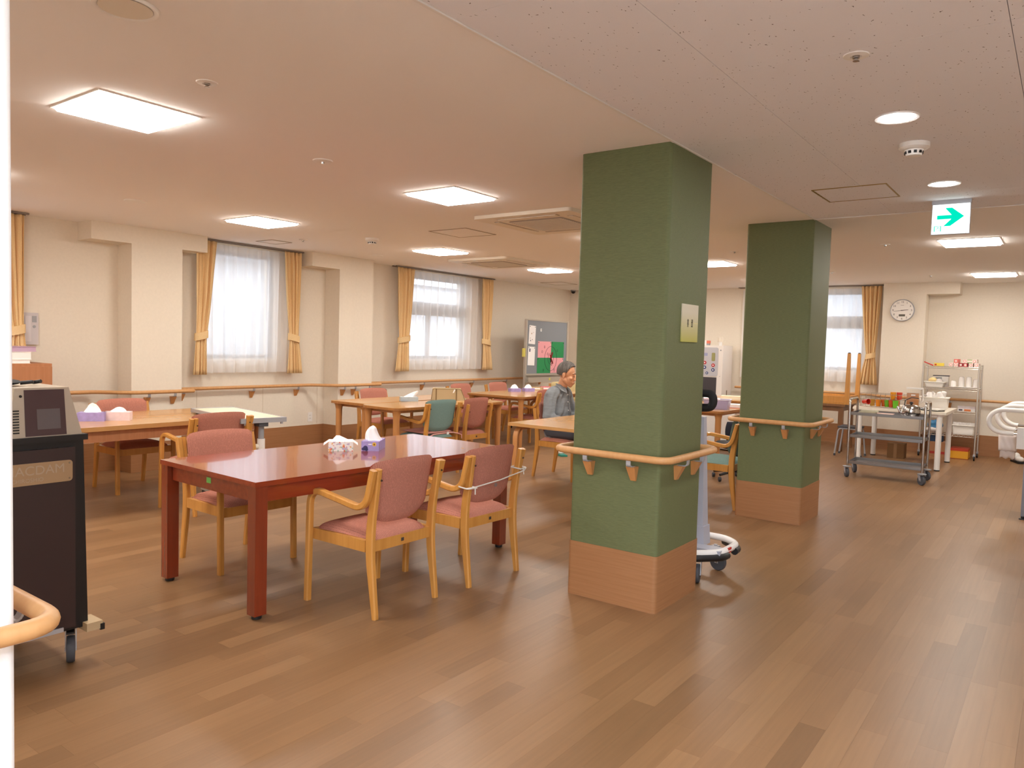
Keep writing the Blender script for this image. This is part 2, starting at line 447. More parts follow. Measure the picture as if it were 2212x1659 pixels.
# ---- left wall with window openings
def wall_x(name, x0, x1, y0, y1, opens, m, base=True):
    b = B(); y = y0
    for (a, c, z0, z1) in sorted(opens):
        b.box(x0, x1, y, a, 0, H); b.box(x0, x1, a, c, 0, z0); b.box(x0, x1, a, c, z1, H); y = c
    b.box(x0, x1, y, y1, 0, H)
    return struct(name, b, m)
ZS, ZT = 1.16, 2.41
WINS = [(1.35, 2.72), (4.80, 5.78), (7.98, 9.45)]
wl = wall_x('wall_left', XW-0.22, XW, YB, YM+0.3, [(a, c, ZS, ZT) for a, c in WINS], WALL)
PILS = [(3.87, 4.41), (6.56, 7.146), (-0.2, 0.4)]
BEAMS = [(3.48, 4.70), (6.12, 7.146), (-0.5, 0.7)]
for k, ((a, c), (d, e)) in enumerate(zip(PILS, BEAMS)):
    pb = B(); pb.box(XW, XF, a, c, 0, 2.325); pb.box(XW, XF, d, e, 2.325, H)
    tag(pb.build('pilaster', WALL), kind='structure')
# faint panel joints below the handrail
for y in (4.75, 5.62, 6.45):
    B().box(XW-0.001, XW+0.0008, y, y+0.004, 0.31, 0.80).build('wall_joint', mat('joint', (190, 172, 146), rough=0.9), wl)
# ---- far wall
fb = B(); WX = (-4.35, -2.62)
fb.box(XW-0.2, WX[0], YM, YM+0.22, 0, H); fb.box(WX[0], WX[1], YM, YM+0.22, 0, ZS); fb.box(WX[0], WX[1], YM, YM+0.22, ZT, H); fb.box(WX[1], XR+0.2, YM, YM+0.22, 0, H)
struct('wall_far', fb, WALL)
pb = B(); pb.box(-2.325, -1.746, YP, YM, 0, 2.33); pb.box(-2.325, -1.325, YP, YM, 2.33, H); tag(pb.build('pilaster', WALL), kind='structure')
pb = B(); pb.box(XW, -7.50, YP+0.03, YM, 0, H); tag(pb.build('pilaster', WALL), kind='structure')
struct('wall_right', B().box(XR, XR+0.2, YB, YM+0.2, 0, H), WALL)
bw = B(); bw.box(XW, -1.6, YB-0.2, YB, 0, H); bw.box(2.3, XR, YB-0.2, YB, 0, H); bw.box(-1.6, 2.3, YB-0.2, YB, 2.42, H); struct('wall_back', bw, WALL)
# near white wall pier at the left edge of the view
nb = B(); nb.prism(rrect(-2.45, -1.75, YB, 0.646, 0.018, 4), 0, H); struct('wall_near', nb, WALLWHITE, smooth=40)

# ---- skirting boards 0.30 m high
bt = 0.006
def base(name, segs):
    b = B()
    for s_ in segs: b.box(*s_, 0.0, 0.30)
    struct(name, b, BASEW)
base('baseboard_left', [(XW, XW+bt, YB, 3.87), (XW, XW+bt, 4.41, 6.56), (XW, XW+bt, 7.146, YP), (XF, XF+bt, 3.864, 4.416), (XW, XF, 3.864, 3.87), (XW, XF, 4.41, 4.416),
                        (XF, XF+bt, 6.554, 7.152), (XW, XF, 6.554, 6.56), (XW, XF, 7.146, 7.152)])
base('baseboard_far', [(-7.5, -2.325, YM-bt, YM), (-1.746, XR, YM-bt, YM), (-2.331, -1.74, YP-bt, YP), (-2.331, -2.325, YP, YM), (-1.746, -1.74, YP, YM), (XW, -7.5, YP+0.024, YP+0.03)])

# ---- columns
def column(x1, y0, a, b_, label):
    x0, y1 = x1-a, y0+b_
    g = B(); g.prism(rrect(x0, x1, y0, y1, 0.022, 5), 0.31, H)
    o = thing('column', label, 'column', ((x0+x1)/2, (y0+y1)/2, 0), 0, 'green columns')
    c = g.build('shaft', GREEN, None, 40); c.parent = o; c.location = (-(x0+x1)/2, -(y0+y1)/2, 0)
    s_ = B(); s_.prism(rrect(x0-0.004, x1+0.004, y0-0.004, y1+0.004, 0.024, 5), 0, 0.31)
    c = s_.build('skirting', BASEW, o, 40); c.location = (-(x0+x1)/2, -(y0+y1)/2, 0)
    o['kind'] = 'structure'
    return o
col1 = column(CX, 3.68, 0.55, 0.555, 'nearest green column with a small sign on its right face')
col2 = column(CX, 6.39, 0.55, 0.555, 'farther green column behind the sign-bearing one')

# ---- handrails
def bracket(parent, p, n, m=RAILW):
    """wooden wedge with a grey metal arm; p on the wall at rail height, n = outward unit normal"""
    n = Vector((n[0], n[1], 0)); t = Vector((-n.y, n.x, 0)); p = Vector(p)
    b = B()
    w2 = 0.022
    q = lambda s_, d, z: tuple(p+t*s_+n*d+Vector((0, 0, z)))
    b.hexa([q(-w2*.7, 0, -.135), q(w2*.7, 0, -.135), q(w2*.7, .012, -.135), q(-w2*.7, .012, -.135)],
           [q(-w2*1.2, 0, -.055), q(w2*1.2, 0, -.055), q(w2*1.2, .052, -.055), q(-w2*1.2, .052, -.055)])
    br = b.build('bracket', LEGW, parent)
    a = B(); pth = rpath([(0.016, -.056), (.072, -.052), (.072, -.012)], 0.028, 5)
    for (d0, z0), (d1, z1) in zip(pth, pth[1:]):
        dd, dz = d1-d0, z1-z0; L = math.hypot(dd, dz) or 1; nd, nz = -dz/L*0.003, dd/L*0.003; hw = 0.013
        a.hexa([q(-hw, d0-nd, z0-nz), q(hw, d0-nd, z0-nz), q(hw, d0+nd, z0+nz), q(-hw, d0+nd, z0+nz)], [q(-hw, d1-nd, z1-nz), q(hw, d1-nd, z1-nz), q(hw, d1+nd, z1+nz), q(-hw, d1+nd, z1+nz)])
    a.build('bracket_arm', LGREY, br)
def handrail(label, path, brs, group=None, closed=False, z=0.825, r=0.0195, cap=True):
    o = thing('handrail', label, 'handrail', (0, 0, 0), 0, group)
    b = B(); b.tube([(x, y, z) for x, y in path], r, 14, closed)
    if cap and not closed:
        for q in (path[0], path[-1]): b.sph((q[0], q[1], z), r, 2)
    b.build('rail', RAILW, o, 50)
    for (p, n) in brs: bracket(o, (p[0], p[1], z), n)
    return o
XO = XW+0.075; XOF = XF+0.075
handrail('wooden handrail along the wall behind the far-left table, stepping around the first pilaster',
         [(XO, 3.09), (XO, 3.45)]+rpath([(XO, 3.47), (XO, 3.60), (XOF, 3.85), (XOF, 4.1)], 0.12, 5)[1:]+[(XOF, 4.50)],
         [((XW, 3.3), (1, 0)), ((XF, 4.02), (1, 0)), ((XF, 4.30), (1, 0))], 'wall handrails')
handrail('wooden handrail below the first window, stepping around the second pilaster',
         [(XO, 4.46), (XO, 6.1)]+rpath([(XO, 6.15), (XO, 6.27), (XOF, 6.54), (XOF, 6.8)], 0.12, 5)[1:]+[(XOF, 7.24)],
         [((XW, 4.56), (1, 0)), ((XW, 5.45), (1, 0)), ((XW, 6.1), (1, 0)), ((XF, 6.62), (1, 0)), ((XF, 6.80), (1, 0)), ((XF, 7.05), (1, 0))], 'wall handrails')
handrail('wooden handrail below the second window, ending behind the pinboard',
         [(XO, 7.20), (XO, 12.5)], [((XW, y), (1, 0)) for y in (7.34, 8.42, 9.6, 10.5, 11.6)], 'wall handrails')
handrail('wooden handrail on the far wall behind the white rails and wire rack',
         [(-1.70, YM-0.075), (1.6, YM-0.075)], [((x, YM), (0, -1)) for x in (-1.4, -0.5, 0.5)], 'wall handrails', z=0.80)
handrail('wooden handrail around the clock pilaster and below the far window',
         [(-4.62, YM-0.075)]+rpath([(-2.6, YM-0.075), (-2.46, YM-0.075), (-2.30, YP-0.075), (-1.9, YP-0.075)], 0.1, 5)+[(-1.72, YP-0.075)],
         [((x, YM), (0, -1)) for x in (-4.4, -3.8, -3.0)]+[((-2.15, YP), (0, -1)), ((-1.85, YP), (0, -1))], 'wall handrails', z=0.80)
for (y0, lab) in ((3.68, 'wooden handrail ring around the nearest green column'), (6.39, 'wooden handrail ring around the farther green column')):
    x0, x1, y1, f = CX-0.55, CX, y0+0.555, 0.072
    handrail(lab, rrect(x0-f, x1+f, y0-f, y1+f, 0.07, 6),
             [((x0+0.13, y0), (0, -1)), ((x1-0.15, y0), (0, -1)), ((x1, y0+0.20), (1, 0)), ((x1, y0+0.43), (1, 0)), ((x0, y0+0.2), (-1, 0)), ((x0+0.25, y1), (0, 1))],
             'column handrails', True, z=0.84)
handrail('light wooden handrail wrapping the white wall at the left edge',
         [(-1.685, YB+0.1)]+rpath([(-1.685, 0.3), (-1.685, 0.705), (-1.95, 0.705)], 0.075, 7)+[(-2.40, 0.705)],
         [((-1.75, 0.1), (1, 0)), ((-1.75, -0.8), (1, 0)), ((-1.92, 0.646), (0, 1)), ((-2.3, 0.646), (0, 1))], None, z=0.812, r=0.021)

# ================================================================== WINDOWS, CURTAINS, OUTSIDE
def frame_parts(parent, u0, u1, z0, z1, place, mull, transom=True):
    """place(u, d, z): u along wall, d depth outward"""
    def bar(name, ua, ub, za, zb, d0=0.05, d1=0.11):
        p = [place(ua, d0, za), place(ub, d1, zb)]
        a = [min(p[0][i], p[1][i]) for i in range(3)]; c = [max(p[0][i], p[1][i]) for i in range(3)]
        B().box(a[0], c[0], a[1], c[1], a[2], c[2]).build(name, ALU, parent)
    t = 0.045
    bar('frame', u0, u1, z0, z0+t); bar('frame', u0, u1, z1-t, z1); bar('frame', u0, u0+t, z0+t, z1-t); bar('frame', u1-t, u1, z0+t, z1-t)
    zt = 1.825 if transom else z1-t
    if transom: bar('transom', u0+t, u1-t, 1.825, 2.02)
    for m in mull: bar('mullion', m-0.03, m+0.03, z0+t, zt)
    def pane(ua, ub, za, zb):
        p = [place(ua, 0.078, za), place(ub, 0.082, zb)]
        a = [min(p[0][i], p[1][i]) for i in range(3)]; c = [max(p[0][i], p[1][i]) for i in range(3)]
        B().box(a[0], c[0], a[1], c[1], a[2], c[2]).build('pane', GLASS, parent)
    if transom: pane(u0+t, u1-t, 2.02, z1-t)
    e = [u0+t]+[v for m in mull for v in (m-0.03, m+0.03)]+[u1-t]
    for i in range(0, len(e), 2): pane(e[i], e[i+1], z0+t, zt)
    p = [place(u0-0.02, -0.012, z0-0.025), place(u1+0.02, 0.05, z0)]
    a = [min(p[0][i], p[1][i]) for i in range(3)]; c = [max(p[0][i], p[1][i]) for i in range(3)]
    B().box(a[0], c[0], a[1], c[1], a[2], c[2]).build('window_sill', OFFW, parent)
for k, (a, c) in enumerate(WINS):
    o = bpy.data.objects.new('window_%d' % (k+1), None); COL.objects.link(o); o['kind'] = 'structure'
    frame_parts(o, a, c, ZS, ZT, lambda u, d, z: (XW-d, u, z), {0: [2.0], 1: [], 2: [8.63]}[k], k != 1)
o = bpy.data.objects.new('window_4', None); COL.objects.link(o); o['kind'] = 'structure'
frame_parts(o, WX[0], WX[1], ZS, ZT, lambda u, d, z: (u, YM+d, z), [-3.5])

o = bpy.data.objects.new('window_5', None); COL.objects.link(o); o['kind'] = 'structure'  # unseen glazing, added to let neutral daylight in from behind the camera
for (a, c, d, e) in ((-1.6, -1.54, 0, 2.42), (2.24, 2.3, 0, 2.42), (0.32, 0.38, 0, 2.42), (-1.54, 0.32, 2.36, 2.42), (0.38, 2.24, 2.36, 2.42), (-1.54, 0.32, 0, 0.08), (0.38, 2.24, 0, 0.08)):
    B().box(a, c, YB-0.13, YB-0.07, d, e).build('frame', ALU, o)
for (a, c) in ((-1.54, 0.32), (0.38, 2.24)): B().box(a, c, YB-0.102, YB-0.098, 0.08, 2.36).build('pane', GLASS, o)

def curtain(name, label, y0, y1, tie, folds, drape=True, x=-7.775, far=False, group=None, z0=0.985, z1=2.475, inner=1):
    """y0..y1 width at the top; tie = (z, width, centre) or None"""
    o = thing(name, label, 'curtain', (0, 0, 0), 0, group)
    yc, wd = (y0+y1)/2, (y1-y0)
    amp = 0.026 if drape else 0.030
    def fn(u, v):
        z = z0+(z1-z0)*v
        if tie:
            tz, tw, tc, bw, bc = tie
            if z > tz: s_ = (z-tz)/(z1-tz); s_ = s_**0.75; ww = tw+(wd-tw)*s_; cc = tc+(yc-tc)*s_
            else: s_ = (tz-z)/(tz-z0); s_ = s_**0.8; ww = tw+(bw-tw)*s_; cc = tc+(bc-tc)*s_
            kk = min(1.0, 0.45+abs(z-tz)*1.3)
        else: ww, cc, kk = wd, yc, 1.0
        am = amp*kk*(0.75 if v > 0.95 else 1.0)
        ph = 2*PI*folds*u+0.6*math.sin(3.1*u+2*v)
        d = am*math.sin(ph)+0.3*am*math.sin(2.3*ph+1.0)
        yy = cc+(u-0.5)*ww+0.004*math.sin(ph*1.7+v*3)
        return (yy, x_far-d, z) if far else (x+d, yy, z)
    x_far = x
    b = B(); b.grid(fn, folds*12, 26)
    c = b.build('cloth', DRAPE if drape else SHEER, o, 60)
    if drape:
        md = c.modifiers.new('thickness', 'SOLIDIFY'); md.thickness = 0.003; md.offset = 0
    if tie:
        tz, tw, tc, bw, bc = tie; t = B(); hw = tw/2+0.014; dp = 0.045
        sl = 0.02*inner
        ring0 = [(math.cos(a)*hw, math.sin(a)*dp) for a in [2*PI*k/20 for k in range(20)]]
        bot = [(tc+p, q, tz-0.05+sl*p/hw) for p, q in ring0]; top = [(tc+p, q, tz+0.03+sl*p/hw) for p, q in ring0]
        if far: bot = [(p, x-q, z) for p, q, z in bot]; top = [(p, x-q, z) for p, q, z in top]
        else: bot = [(x+q, p, z) for p, q, z in bot]; top = [(x+q, p, z) for p, q, z in top]
        t.hexa(bot, top); t.build('tie_band', DRAPE, o, 50)
    else:
        # top heading strip of the sheer
        pass
    return o
curtain('drape', 'ochre drape at the far left wall, cut off by the white wall edge', 2.62, 2.96, (1.43, 0.15, 2.87, 0.26, 2.86), 5, group='ochre drapes')
curtain('drape', 'ochre drape tied back on the left of the first window', 4.64, 4.90, (1.43, 0.135, 4.715, 0.17, 4.70), 4, group='ochre drapes')
curtain('drape', 'ochre drape tied back on the right of the first window', 5.80, 6.075, (1.43, 0.14, 5.96, 0.24, 5.98), 5, group='ochre drapes', inner=-1)
curtain('drape', 'ochre drape tied back on the left of the second window', 7.73, 8.10, (1.46, 0.22, 7.89, 0.30, 7.865), 5, group='ochre drapes')
curtain('drape', 'ochre drape tied back on the right of the second window, near the pinboard', 9.66, 9.97, (1.45, 0.20, 9.81, 0.28, 9.855), 5, group='ochre drapes', inner=-1)
curtain('drape', 'ochre drape tied back beside the clock on the far wall', -2.66, -2.37, (1.41, 0.12, -2.49, 0.27, -2.51), 5, x=YM-0.155, far=True, group='ochre drapes', z0=0.955)
curtain('sheer_curtain', 'white sheer curtain of the far-left window', 1.25, 2.80, None, 10, False, x=-7.85, group='white sheers', z0=1.0, z1=2.46)
curtain('sheer_curtain', 'white sheer curtain across the first window', 4.70, 5.98, None, 9, False, x=-7.85, group='white sheers', z0=1.0, z1=2.46)
curtain('sheer_curtain', 'white sheer curtain across the second window', 7.83, 9.86, None, 13, False, x=-7.85, group='white sheers', z0=1.0, z1=2.46)
curtain('sheer_curtain', 'white sheer curtain across the far-wall window', -4.55, -2.47, None, 13, False, x=YM-0.07, far=True, group='white sheers', z0=0.975, z1=2.45)
def curtain_rail(label, pts, pts2):
    o = thing('curtain_rail', label, 'curtain rail', (0, 0, 0), 0, 'curtain rails')
    for p in (pts, pts2):
        a, c = p; x0, x1 = sorted((a[0], c[0])); y0, y1 = sorted((a[1], c[1]))
        B().box(x0-0.011, x1+0.011, y0-0.011, y1+0.011, 2.482, 2.496).build('track', mat('track_bronze', (128, 116, 106), rough=0.5), o)
curtain_rail('double curtain track above the far-left window', ((-7.775, 1.2), (-7.775, 2.98)), ((-7.85, 1.2), (-7.85, 2.98)))
curtain_rail('double curtain track above the first window', ((-7.775, 4.72), (-7.775, 6.08)), ((-7.85, 4.62), (-7.85, 6.08)))
curtain_rail('double curtain track above the second window', ((-7.775, 7.72), (-7.775, 9.98)), ((-7.85, 7.72), (-7.85, 9.98)))
curtain_rail('double curtain track above the far-wall window', ((-4.6, YM-0.155), (-2.36, YM-0.155)), ((-4.6, YM-0.07), (-2.36, YM-0.07)))

# outside: pale neighbouring house, fence, yard, plus an added sky-dimming building and wall
hs = thing('neighbour_house', 'pale grey house seen through the second window sheer', 'building', (-11.2, 7.5, -0.3))
B().box(-2.0, 0, -1.2, 1.35, 0, 2.95).build('wall', mat('grey_render', (176, 180, 186), rough=0.9), hs)
B().box(-2.2, 0.25, -1.4, 1.55, 2.95, 3.1).build('eave', mat('eave_grey', (120, 122, 128), rough=0.8), hs)
h2 = thing('sky_dimming_block', 'pale building added to dim the sky behind the far-wall window', 'building', (-3.0, 18.5, -0.3))  # made-up building that blocks sky and lowers the far window's brightness
B().box(-5, 6, 0, 3, 0, 5.5).build('wall', mat('pale_render', (190, 196, 204), rough=0.9, noise=0.05, nscale=2), h2); B().box(-5.2, 6.2, -0.3, 3.2, 5.5, 5.7).build('eave', mat('eave_grey', (120, 122, 128)), h2)
for x in (-3.2, -0.6, 2.0): B().box(x, x+1.1, -0.03, 0.0, 1.3, 2.5).build('shutter', mat('shutter_pale', (186, 190, 198), rough=0.7), h2)
h3 = thing('sky_dimming_wall', 'tall white wall added outside the second window to dim it', 'wall', (-12.6, 10.4, -0.3)); B().box(-0.1, 0.1, -1.2, 6.0, 0, 3.0).build('wall', mat('white_render', (208, 212, 218), rough=0.9), h3); B().box(-0.14, 0.14, -1.25, 6.05, 3.0, 3.06).build('coping', mat('eave_grey', (120, 122, 128)), h3)  # added wall, cuts the sky brightness behind the second window
B().box(-0.02, 0.02, -0.3, 0.7, 1.2, 2.2).build('shutter', mat('shutter_grey', (150, 154, 160), rough=0.7), hs)
fn_ = thing('slat_fence', 'white slatted fence outside the first window', 'fence', (-10.4, 5.2, -0.3))
for i in range(12):
    B().box(-0.012, 0.012, -2.6, 1.25, 0.25+i*0.24, 0.44+i*0.24).build('slat', mat('fence_white', (206, 210, 220), rough=0.6), fn_)
for y in (-2.5, -0.6, 1.2): B().box(-0.06, -0.012, y-0.03, y+0.03, 0, 3.1).build('post', LGREY, fn_)
tag(B().box(-30, 30, -20, 40, -0.5, -0.3).build('yard_ground', mat('concrete_yard', (168, 168, 166), rough=0.9, noise=0.08, nscale=3)), kind='structure')

# ================================================================== CEILING FIXTURES
def panel_light(x, y, label, s=0.47, glow=None):
    o = thing('ceiling_light', label, 'ceiling light', (x, y, H), 0, 'square ceiling light panels')
    h = s/2; f = B(); t = 0.012
    for a in ((-h-t, h+t, -h-t, -h), (-h-t, h+t, h, h+t), (-h-t, -h, -h, h), (h, h+t, -h, h)): f.box(*a, -0.006, 0.0)
    f.build('frame', WHITEP, o)
    q = B(); q.hexa([(-h, -h, -0.001), (h, -h, -0.001), (h, h, -0.001), (-h, h, -0.001)], [(-h+0.012, -h+0.012, -0.020), (h-0.012, -h+0.012, -0.020), (h-0.012, h-0.012, -0.020), (-h+0.012, h-0.012, -0.020)])
    q.build('diffuser', glow or PANEL, o, label='glowing diffuser')
PL_ = [(-3.76, 1.88, 'large glowing square ceiling panel nearest the camera at upper left'), (-6.14, 1.90, 'glowing ceiling panel just peeking past the white wall edge'),
       (-6.14, 4.33, 'glowing ceiling panel in front of the first window'), (-3.72, 4.23, 'glowing ceiling panel before the round-cornered air conditioner'),
       (-6.08, 6.75, 'glowing ceiling panel in front of the second pilaster'), (-6.08, 9.10, 'glowing ceiling panel nearest the pinboard corner'),
       (-3.66, 9.10, 'glowing ceiling panel between the two green columns'), (-3.70, 6.68, 'glowing ceiling panel hidden behind the nearest column'),
       (-0.81, 8.23, 'glowing ceiling panel just below the exit sign'), (-0.85, 11.55, 'glowing ceiling panel nearest the far wall at right'),
       (-3.70, 11.5, 'glowing ceiling panel behind the farther column'), (-6.08, 11.5, 'glowing ceiling panel hidden in the far corner'),
       (1.3, 8.23, 'ceiling panel out of view to the right')]
for x, y, l in PL_: panel_light(x, y, l)
for x, y, l in ((-3.76, -0.5, 'unseen ceiling panel added in the dining room behind the white wall, first row'), (-6.14, -0.5, 'unseen ceiling panel added by the wall behind the white wall, first row'), (-3.76, -2.1, 'unseen ceiling panel added in the dining room behind the white wall, second row'), (-6.14, -2.1, 'unseen ceiling panel added by the wall behind the white wall, second row')):
    panel_light(x, y, l)  # extra panels out of view, added to light the column fronts
for x, y, l in ((1.3, 0.6, 'unseen ceiling panel added as fill light right of the camera'), (0.6, -1.4, 'unseen ceiling panel added as fill light just behind the camera')):
    panel_light(x, y, l, 0.58, HALL_FILL)  # made-up hall lamps that fill the near area with neutral light
def downlight(x, y, label, lit=True, r=0.075):
    o = thing('downlight', label, 'downlight', (x, y, H), 0, 'round corridor downlights')
    b = B(); b.lathe([(r+0.018, -0.001), (r+0.016, -0.008), (r, -0.006), (r-0.004, -0.001)], (0, 0, 0), 28); b.build('trim_ring', WHITEP, o, 50)
    b = B(); b.lathe([(r-0.002, -0.0065), (r*0.6, -0.005), (r*0.2, -0.0045)], (0, 0, 0), 28); b.build('lamp', DOWNL if lit else OFFW, o, 50)
for y, l in ((3.81, 'round downlight between the sprinkler and the smoke detector'), (5.40, 'round downlight directly above the exit sign'), (2.22, 'round downlight at the top edge of the photo'),
             (0.65, 'corridor downlight above the camera'), (-0.95, 'corridor downlight behind the camera')):
    downlight(-0.69, y, l)
downlight(-2.57, 1.28, 'unlit round recessed fitting at the top left', False, 0.085)
def sprinkler(x, y, label):
    o = thing('sprinkler', label, 'sprinkler', (x, y, H), 0, 'ceiling sprinklers')
    b = B(); b.lathe([(0.045, 0), (0.043, -0.004), (0.02, -0.007), (0.016, -0.002)], (0, 0, 0), 20); b.build('escutcheon', WHITEP, o, 50)
    b = B(); b.lathe([(0.013, 0), (0.012, -0.012), (0.006, -0.014), (0.006, -0.018), (0.011, -0.019), (0.011, -0.022)], (0, 0, 0), 14); b.build('head', STEEL, o, 40)
for x, y, l in ((-3.02, 1.85, 'sprinkler head right of the nearest light panel'), (-0.68, 2.955, 'sprinkler head on the boarded corridor ceiling'), (-1.515, 8.13, 'sprinkler left of the light panel below the exit sign'),
                (-1.56, 11.47, 'sprinkler left of the farthest light panel'), (-3.0, 8.08, 'sprinkler just left of the farther column'), (-6.83, 5.34, 'sprinkler before the first window'), (-6.88, 8.16, 'sprinkler before the second window'), (-2.61, 10.64, 'sprinkler just right of the farther column')):
    sprinkler(x, y, l)
def disc(x, y, r, label, name='ceiling_speaker', cat='speaker', dome=0.008):
    b = B(); b.lathe([(r, 0), (r*0.97, -0.006), (r*0.8, -dome), (0.01, -dome-0.002)], (x, y, H), 26)
    return tag(b.build(name, WHITEP, None, 50), label, cat)
d = disc(-3.70, 3.03, 0.06, 'flat round heat sensor between two light panels', 'heat_sensor', 'sensor')
B().lathe([(0.012, 0), (0.010, -0.012)], (-3.70, 3.03, H-0.008), 12).build('sensor_tip', STEEL, d)
disc(-6.19, 3.165, 0.085, 'flat round speaker cover left of the first-window light panel')
disc(-7.18, 6.75, 0.09, 'flat round speaker cover in front of the second pilaster')
def smoke(x, y, label, big=True):
    o = thing('smoke_detector', label, 'smoke detector', (x, y, H), 0, 'smoke detectors')
    b = B(); b.lathe([(0.072, 0), (0.072, -0.022), (0.060, -0.030), (0.046, -0.034)], (0, 0, 0), 26); b.build('base', WHITEP, o, 40)
    b = B(); b.lathe([(0.045, -0.034), (0.036, -0.062), (0.028, -0.064)], (0, 0, 0), 26); b.build('cap', WHITEP, o, 40)
    for k in range(10):
        a = 2*PI*k/10; c = 0.0415
        B().cbox((0, 0, 0), (0.014, 0.004, 0.013)).build('slot', BLACK, o).matrix_local = Matrix.Translation((c*math.cos(a), c*math.sin(a), -0.047)) @ Matrix.Rotation(a+PI/2, 4, 'Z')
smoke(-0.697, 4.33, 'smoke detector with dark slots between the two downlights')
smoke(-6.02, 5.60, 'smoke detector on the plaster ceiling between the windows')
def hatch(x0, x1, y0, y1, label, m=None, inner=CEIL):
    o = thing('ceiling_hatch', label, 'hatch', ((x0+x1)/2, (y0+y1)/2, H), 0, 'ceiling access hatches')
    a, c = (x1-x0)/2, (y1-y0)/2; t = 0.009; f = B()
    for q in ((-a, a, -c, -c+t), (-a, a, c-t, c), (-a, -a+t, -c+t, c-t), (a-t, a, -c+t, c-t)): f.box(*q, -0.005, -0.001)
    f.build('frame', m or mat('hatch_frame', (150, 132, 104), rough=0.5), o)
    B().box(-a+t+0.002, a-t-0.002, -c+t+0.002, c-t-0.002, -0.003, -0.0012).build('door_panel', inner, o)
hatch(-1.44, -0.985, 5.23, 5.70, 'square hatch with brass edge in the boarded ceiling', mat('brass_frame', (150, 124, 62), rough=0.4, metal=0.6), TILE)
hatch(-5.09, -4.62, 5.47, 5.94, 'square hatch left of the near air conditioner')
hatch(-7.45, -7.0, 10.85, 11.35, 'square hatch in the far corner above the pinboard')
hatch(-7.45, -7.15, 5.17, 5.44, 'small vent plate before the first window')
def aircon(x, y, label):
    o = thing('air_conditioner', label, 'air conditioner', (x, y, H), 0, 'ceiling cassette air conditioners')
    b = B(); b.prism(rrect(-0.49, 0.49, -0.49, 0.49, 0.04, 4), -0.028, 0); b.bevel(0.012, 2); b.build('panel', OFFW, o, 40)
    g = B(); g.prism(rrect(-0.27, 0.27, -0.27, 0.27, 0.02, 3), -0.034, -0.026); gr = g.build('intake_grille', mat('grille_grey', (170, 160, 150), rough=0.7), o)
    for k in range(-8, 9): B().box(-0.26, 0.26, k*0.031-0.004, k*0.031+0.004, -0.0375, -0.034).build('slat', OFFW, gr)
    for k in range(4):
        q = B(); q.box(-0.30, 0.30, 0.34, 0.40, -0.0300, -0.0275); v = q.build('louvre', mat('louvre_beige', (176, 164, 148), rough=0.6), o); v.rotation_euler = (0, 0, k*PI/2)  # louvre strips in a darker beige than the panel
        q = B(); q.box(-0.29, 0.29, 0.352, 0.394, -0.034, -0.030); v = q.build('flap', OFFW, o); v.rotation_euler = (0, 0, k*PI/2)
aircon(-3.67, 5.50, 'ceiling cassette air conditioner half hidden by the nearest column')
aircon(-6.12, 7.95, 'ceiling cassette air conditioner near the second window')
# exit sign
es = thing('exit_sign', 'white lit guide sign with green arrow hanging from the ceiling', 'sign', (-0.713, 6.0, H))
SIGNW = emis('sign_glow', (0.95, 1.0, 0.97), 1.5); SIGNG = emis('sign_green', (0.0, 0.55, 0.36), 0.9)
B().box(-0.118, 0.118, -0.022, 0.022, -0.028, 0).build('mount', LGREY, es)
B().box(-0.115, 0.115, -0.02, 0.02, -0.235, -0.028).build('housing', LGREY, es)
B().box(-0.111, 0.111, -0.0225, -0.02, -0.231, -0.032).build('face', SIGNW, es)
arrow = [(-0.082, 0.013), (0.005, 0.013), (-0.035, 0.062), (0.006, 0.062), (0.080, 0.0), (0.0, -0.062), (-0.042, -0.062), (0.005, -0.014), (-0.082, -0.014)]
ab = B(); ab.hexa([(px, -0.0226, pz-0.118) for px, pz in arrow], [(px, -0.0240, pz-0.118) for px, pz in arrow]); ab.build('arrow', SIGNG, es)
pb = B()
for q in ((-0.098, -0.092, -0.215, -0.178), (-0.060, -0.054, -0.215, -0.178), (-0.098, -0.054, -0.181, -0.177)): pb.box(q[0], q[1], -0.024, -0.0226, q[2], q[3])
for (a, c, d, e) in ((-0.080, -0.196, -0.070, -0.188), (-0.075, -0.188, -0.084, -0.204), (-0.074, -0.198, -0.066, -0.210), (-0.070, -0.190, -0.062, -0.194)):
    dx, dz = d-a, e-c; L = math.hypot(dx, dz); nx, nz = -dz/L*0.0016, dx/L*0.0016
    pb.hexa([(a+nx, -0.0226, c+nz), (d+nx, -0.0226, e+nz), (d-nx, -0.0226, e-nz), (a-nx, -0.0226, c-nz)], [(a+nx, -0.024, c+nz), (d+nx, -0.024, e+nz), (d-nx, -0.024, e-nz), (a-nx, -0.024, c-nz)])
pb.sph((-0.073, -0.0232, -0.1865), 0.003, 1); pb.build('running_figure', SIGNG, es)
# security camera in the far corner
sc_ = thing('security_camera', 'small dark dome camera in the far corner under the ceiling', 'camera', (-7.80, 12.50, H))
B().lathe([(0.05, 0), (0.05, -0.02), (0.045, -0.025)], (0, 0, 0), 18).build('mount', GREYP, sc_, 40)
B().lathe([(0.042, -0.025), (0.036, -0.05), (0.02, -0.066), (0.004, -0.07)], (0, 0, 0), 18).build('dome', BLACK, sc_, 60)

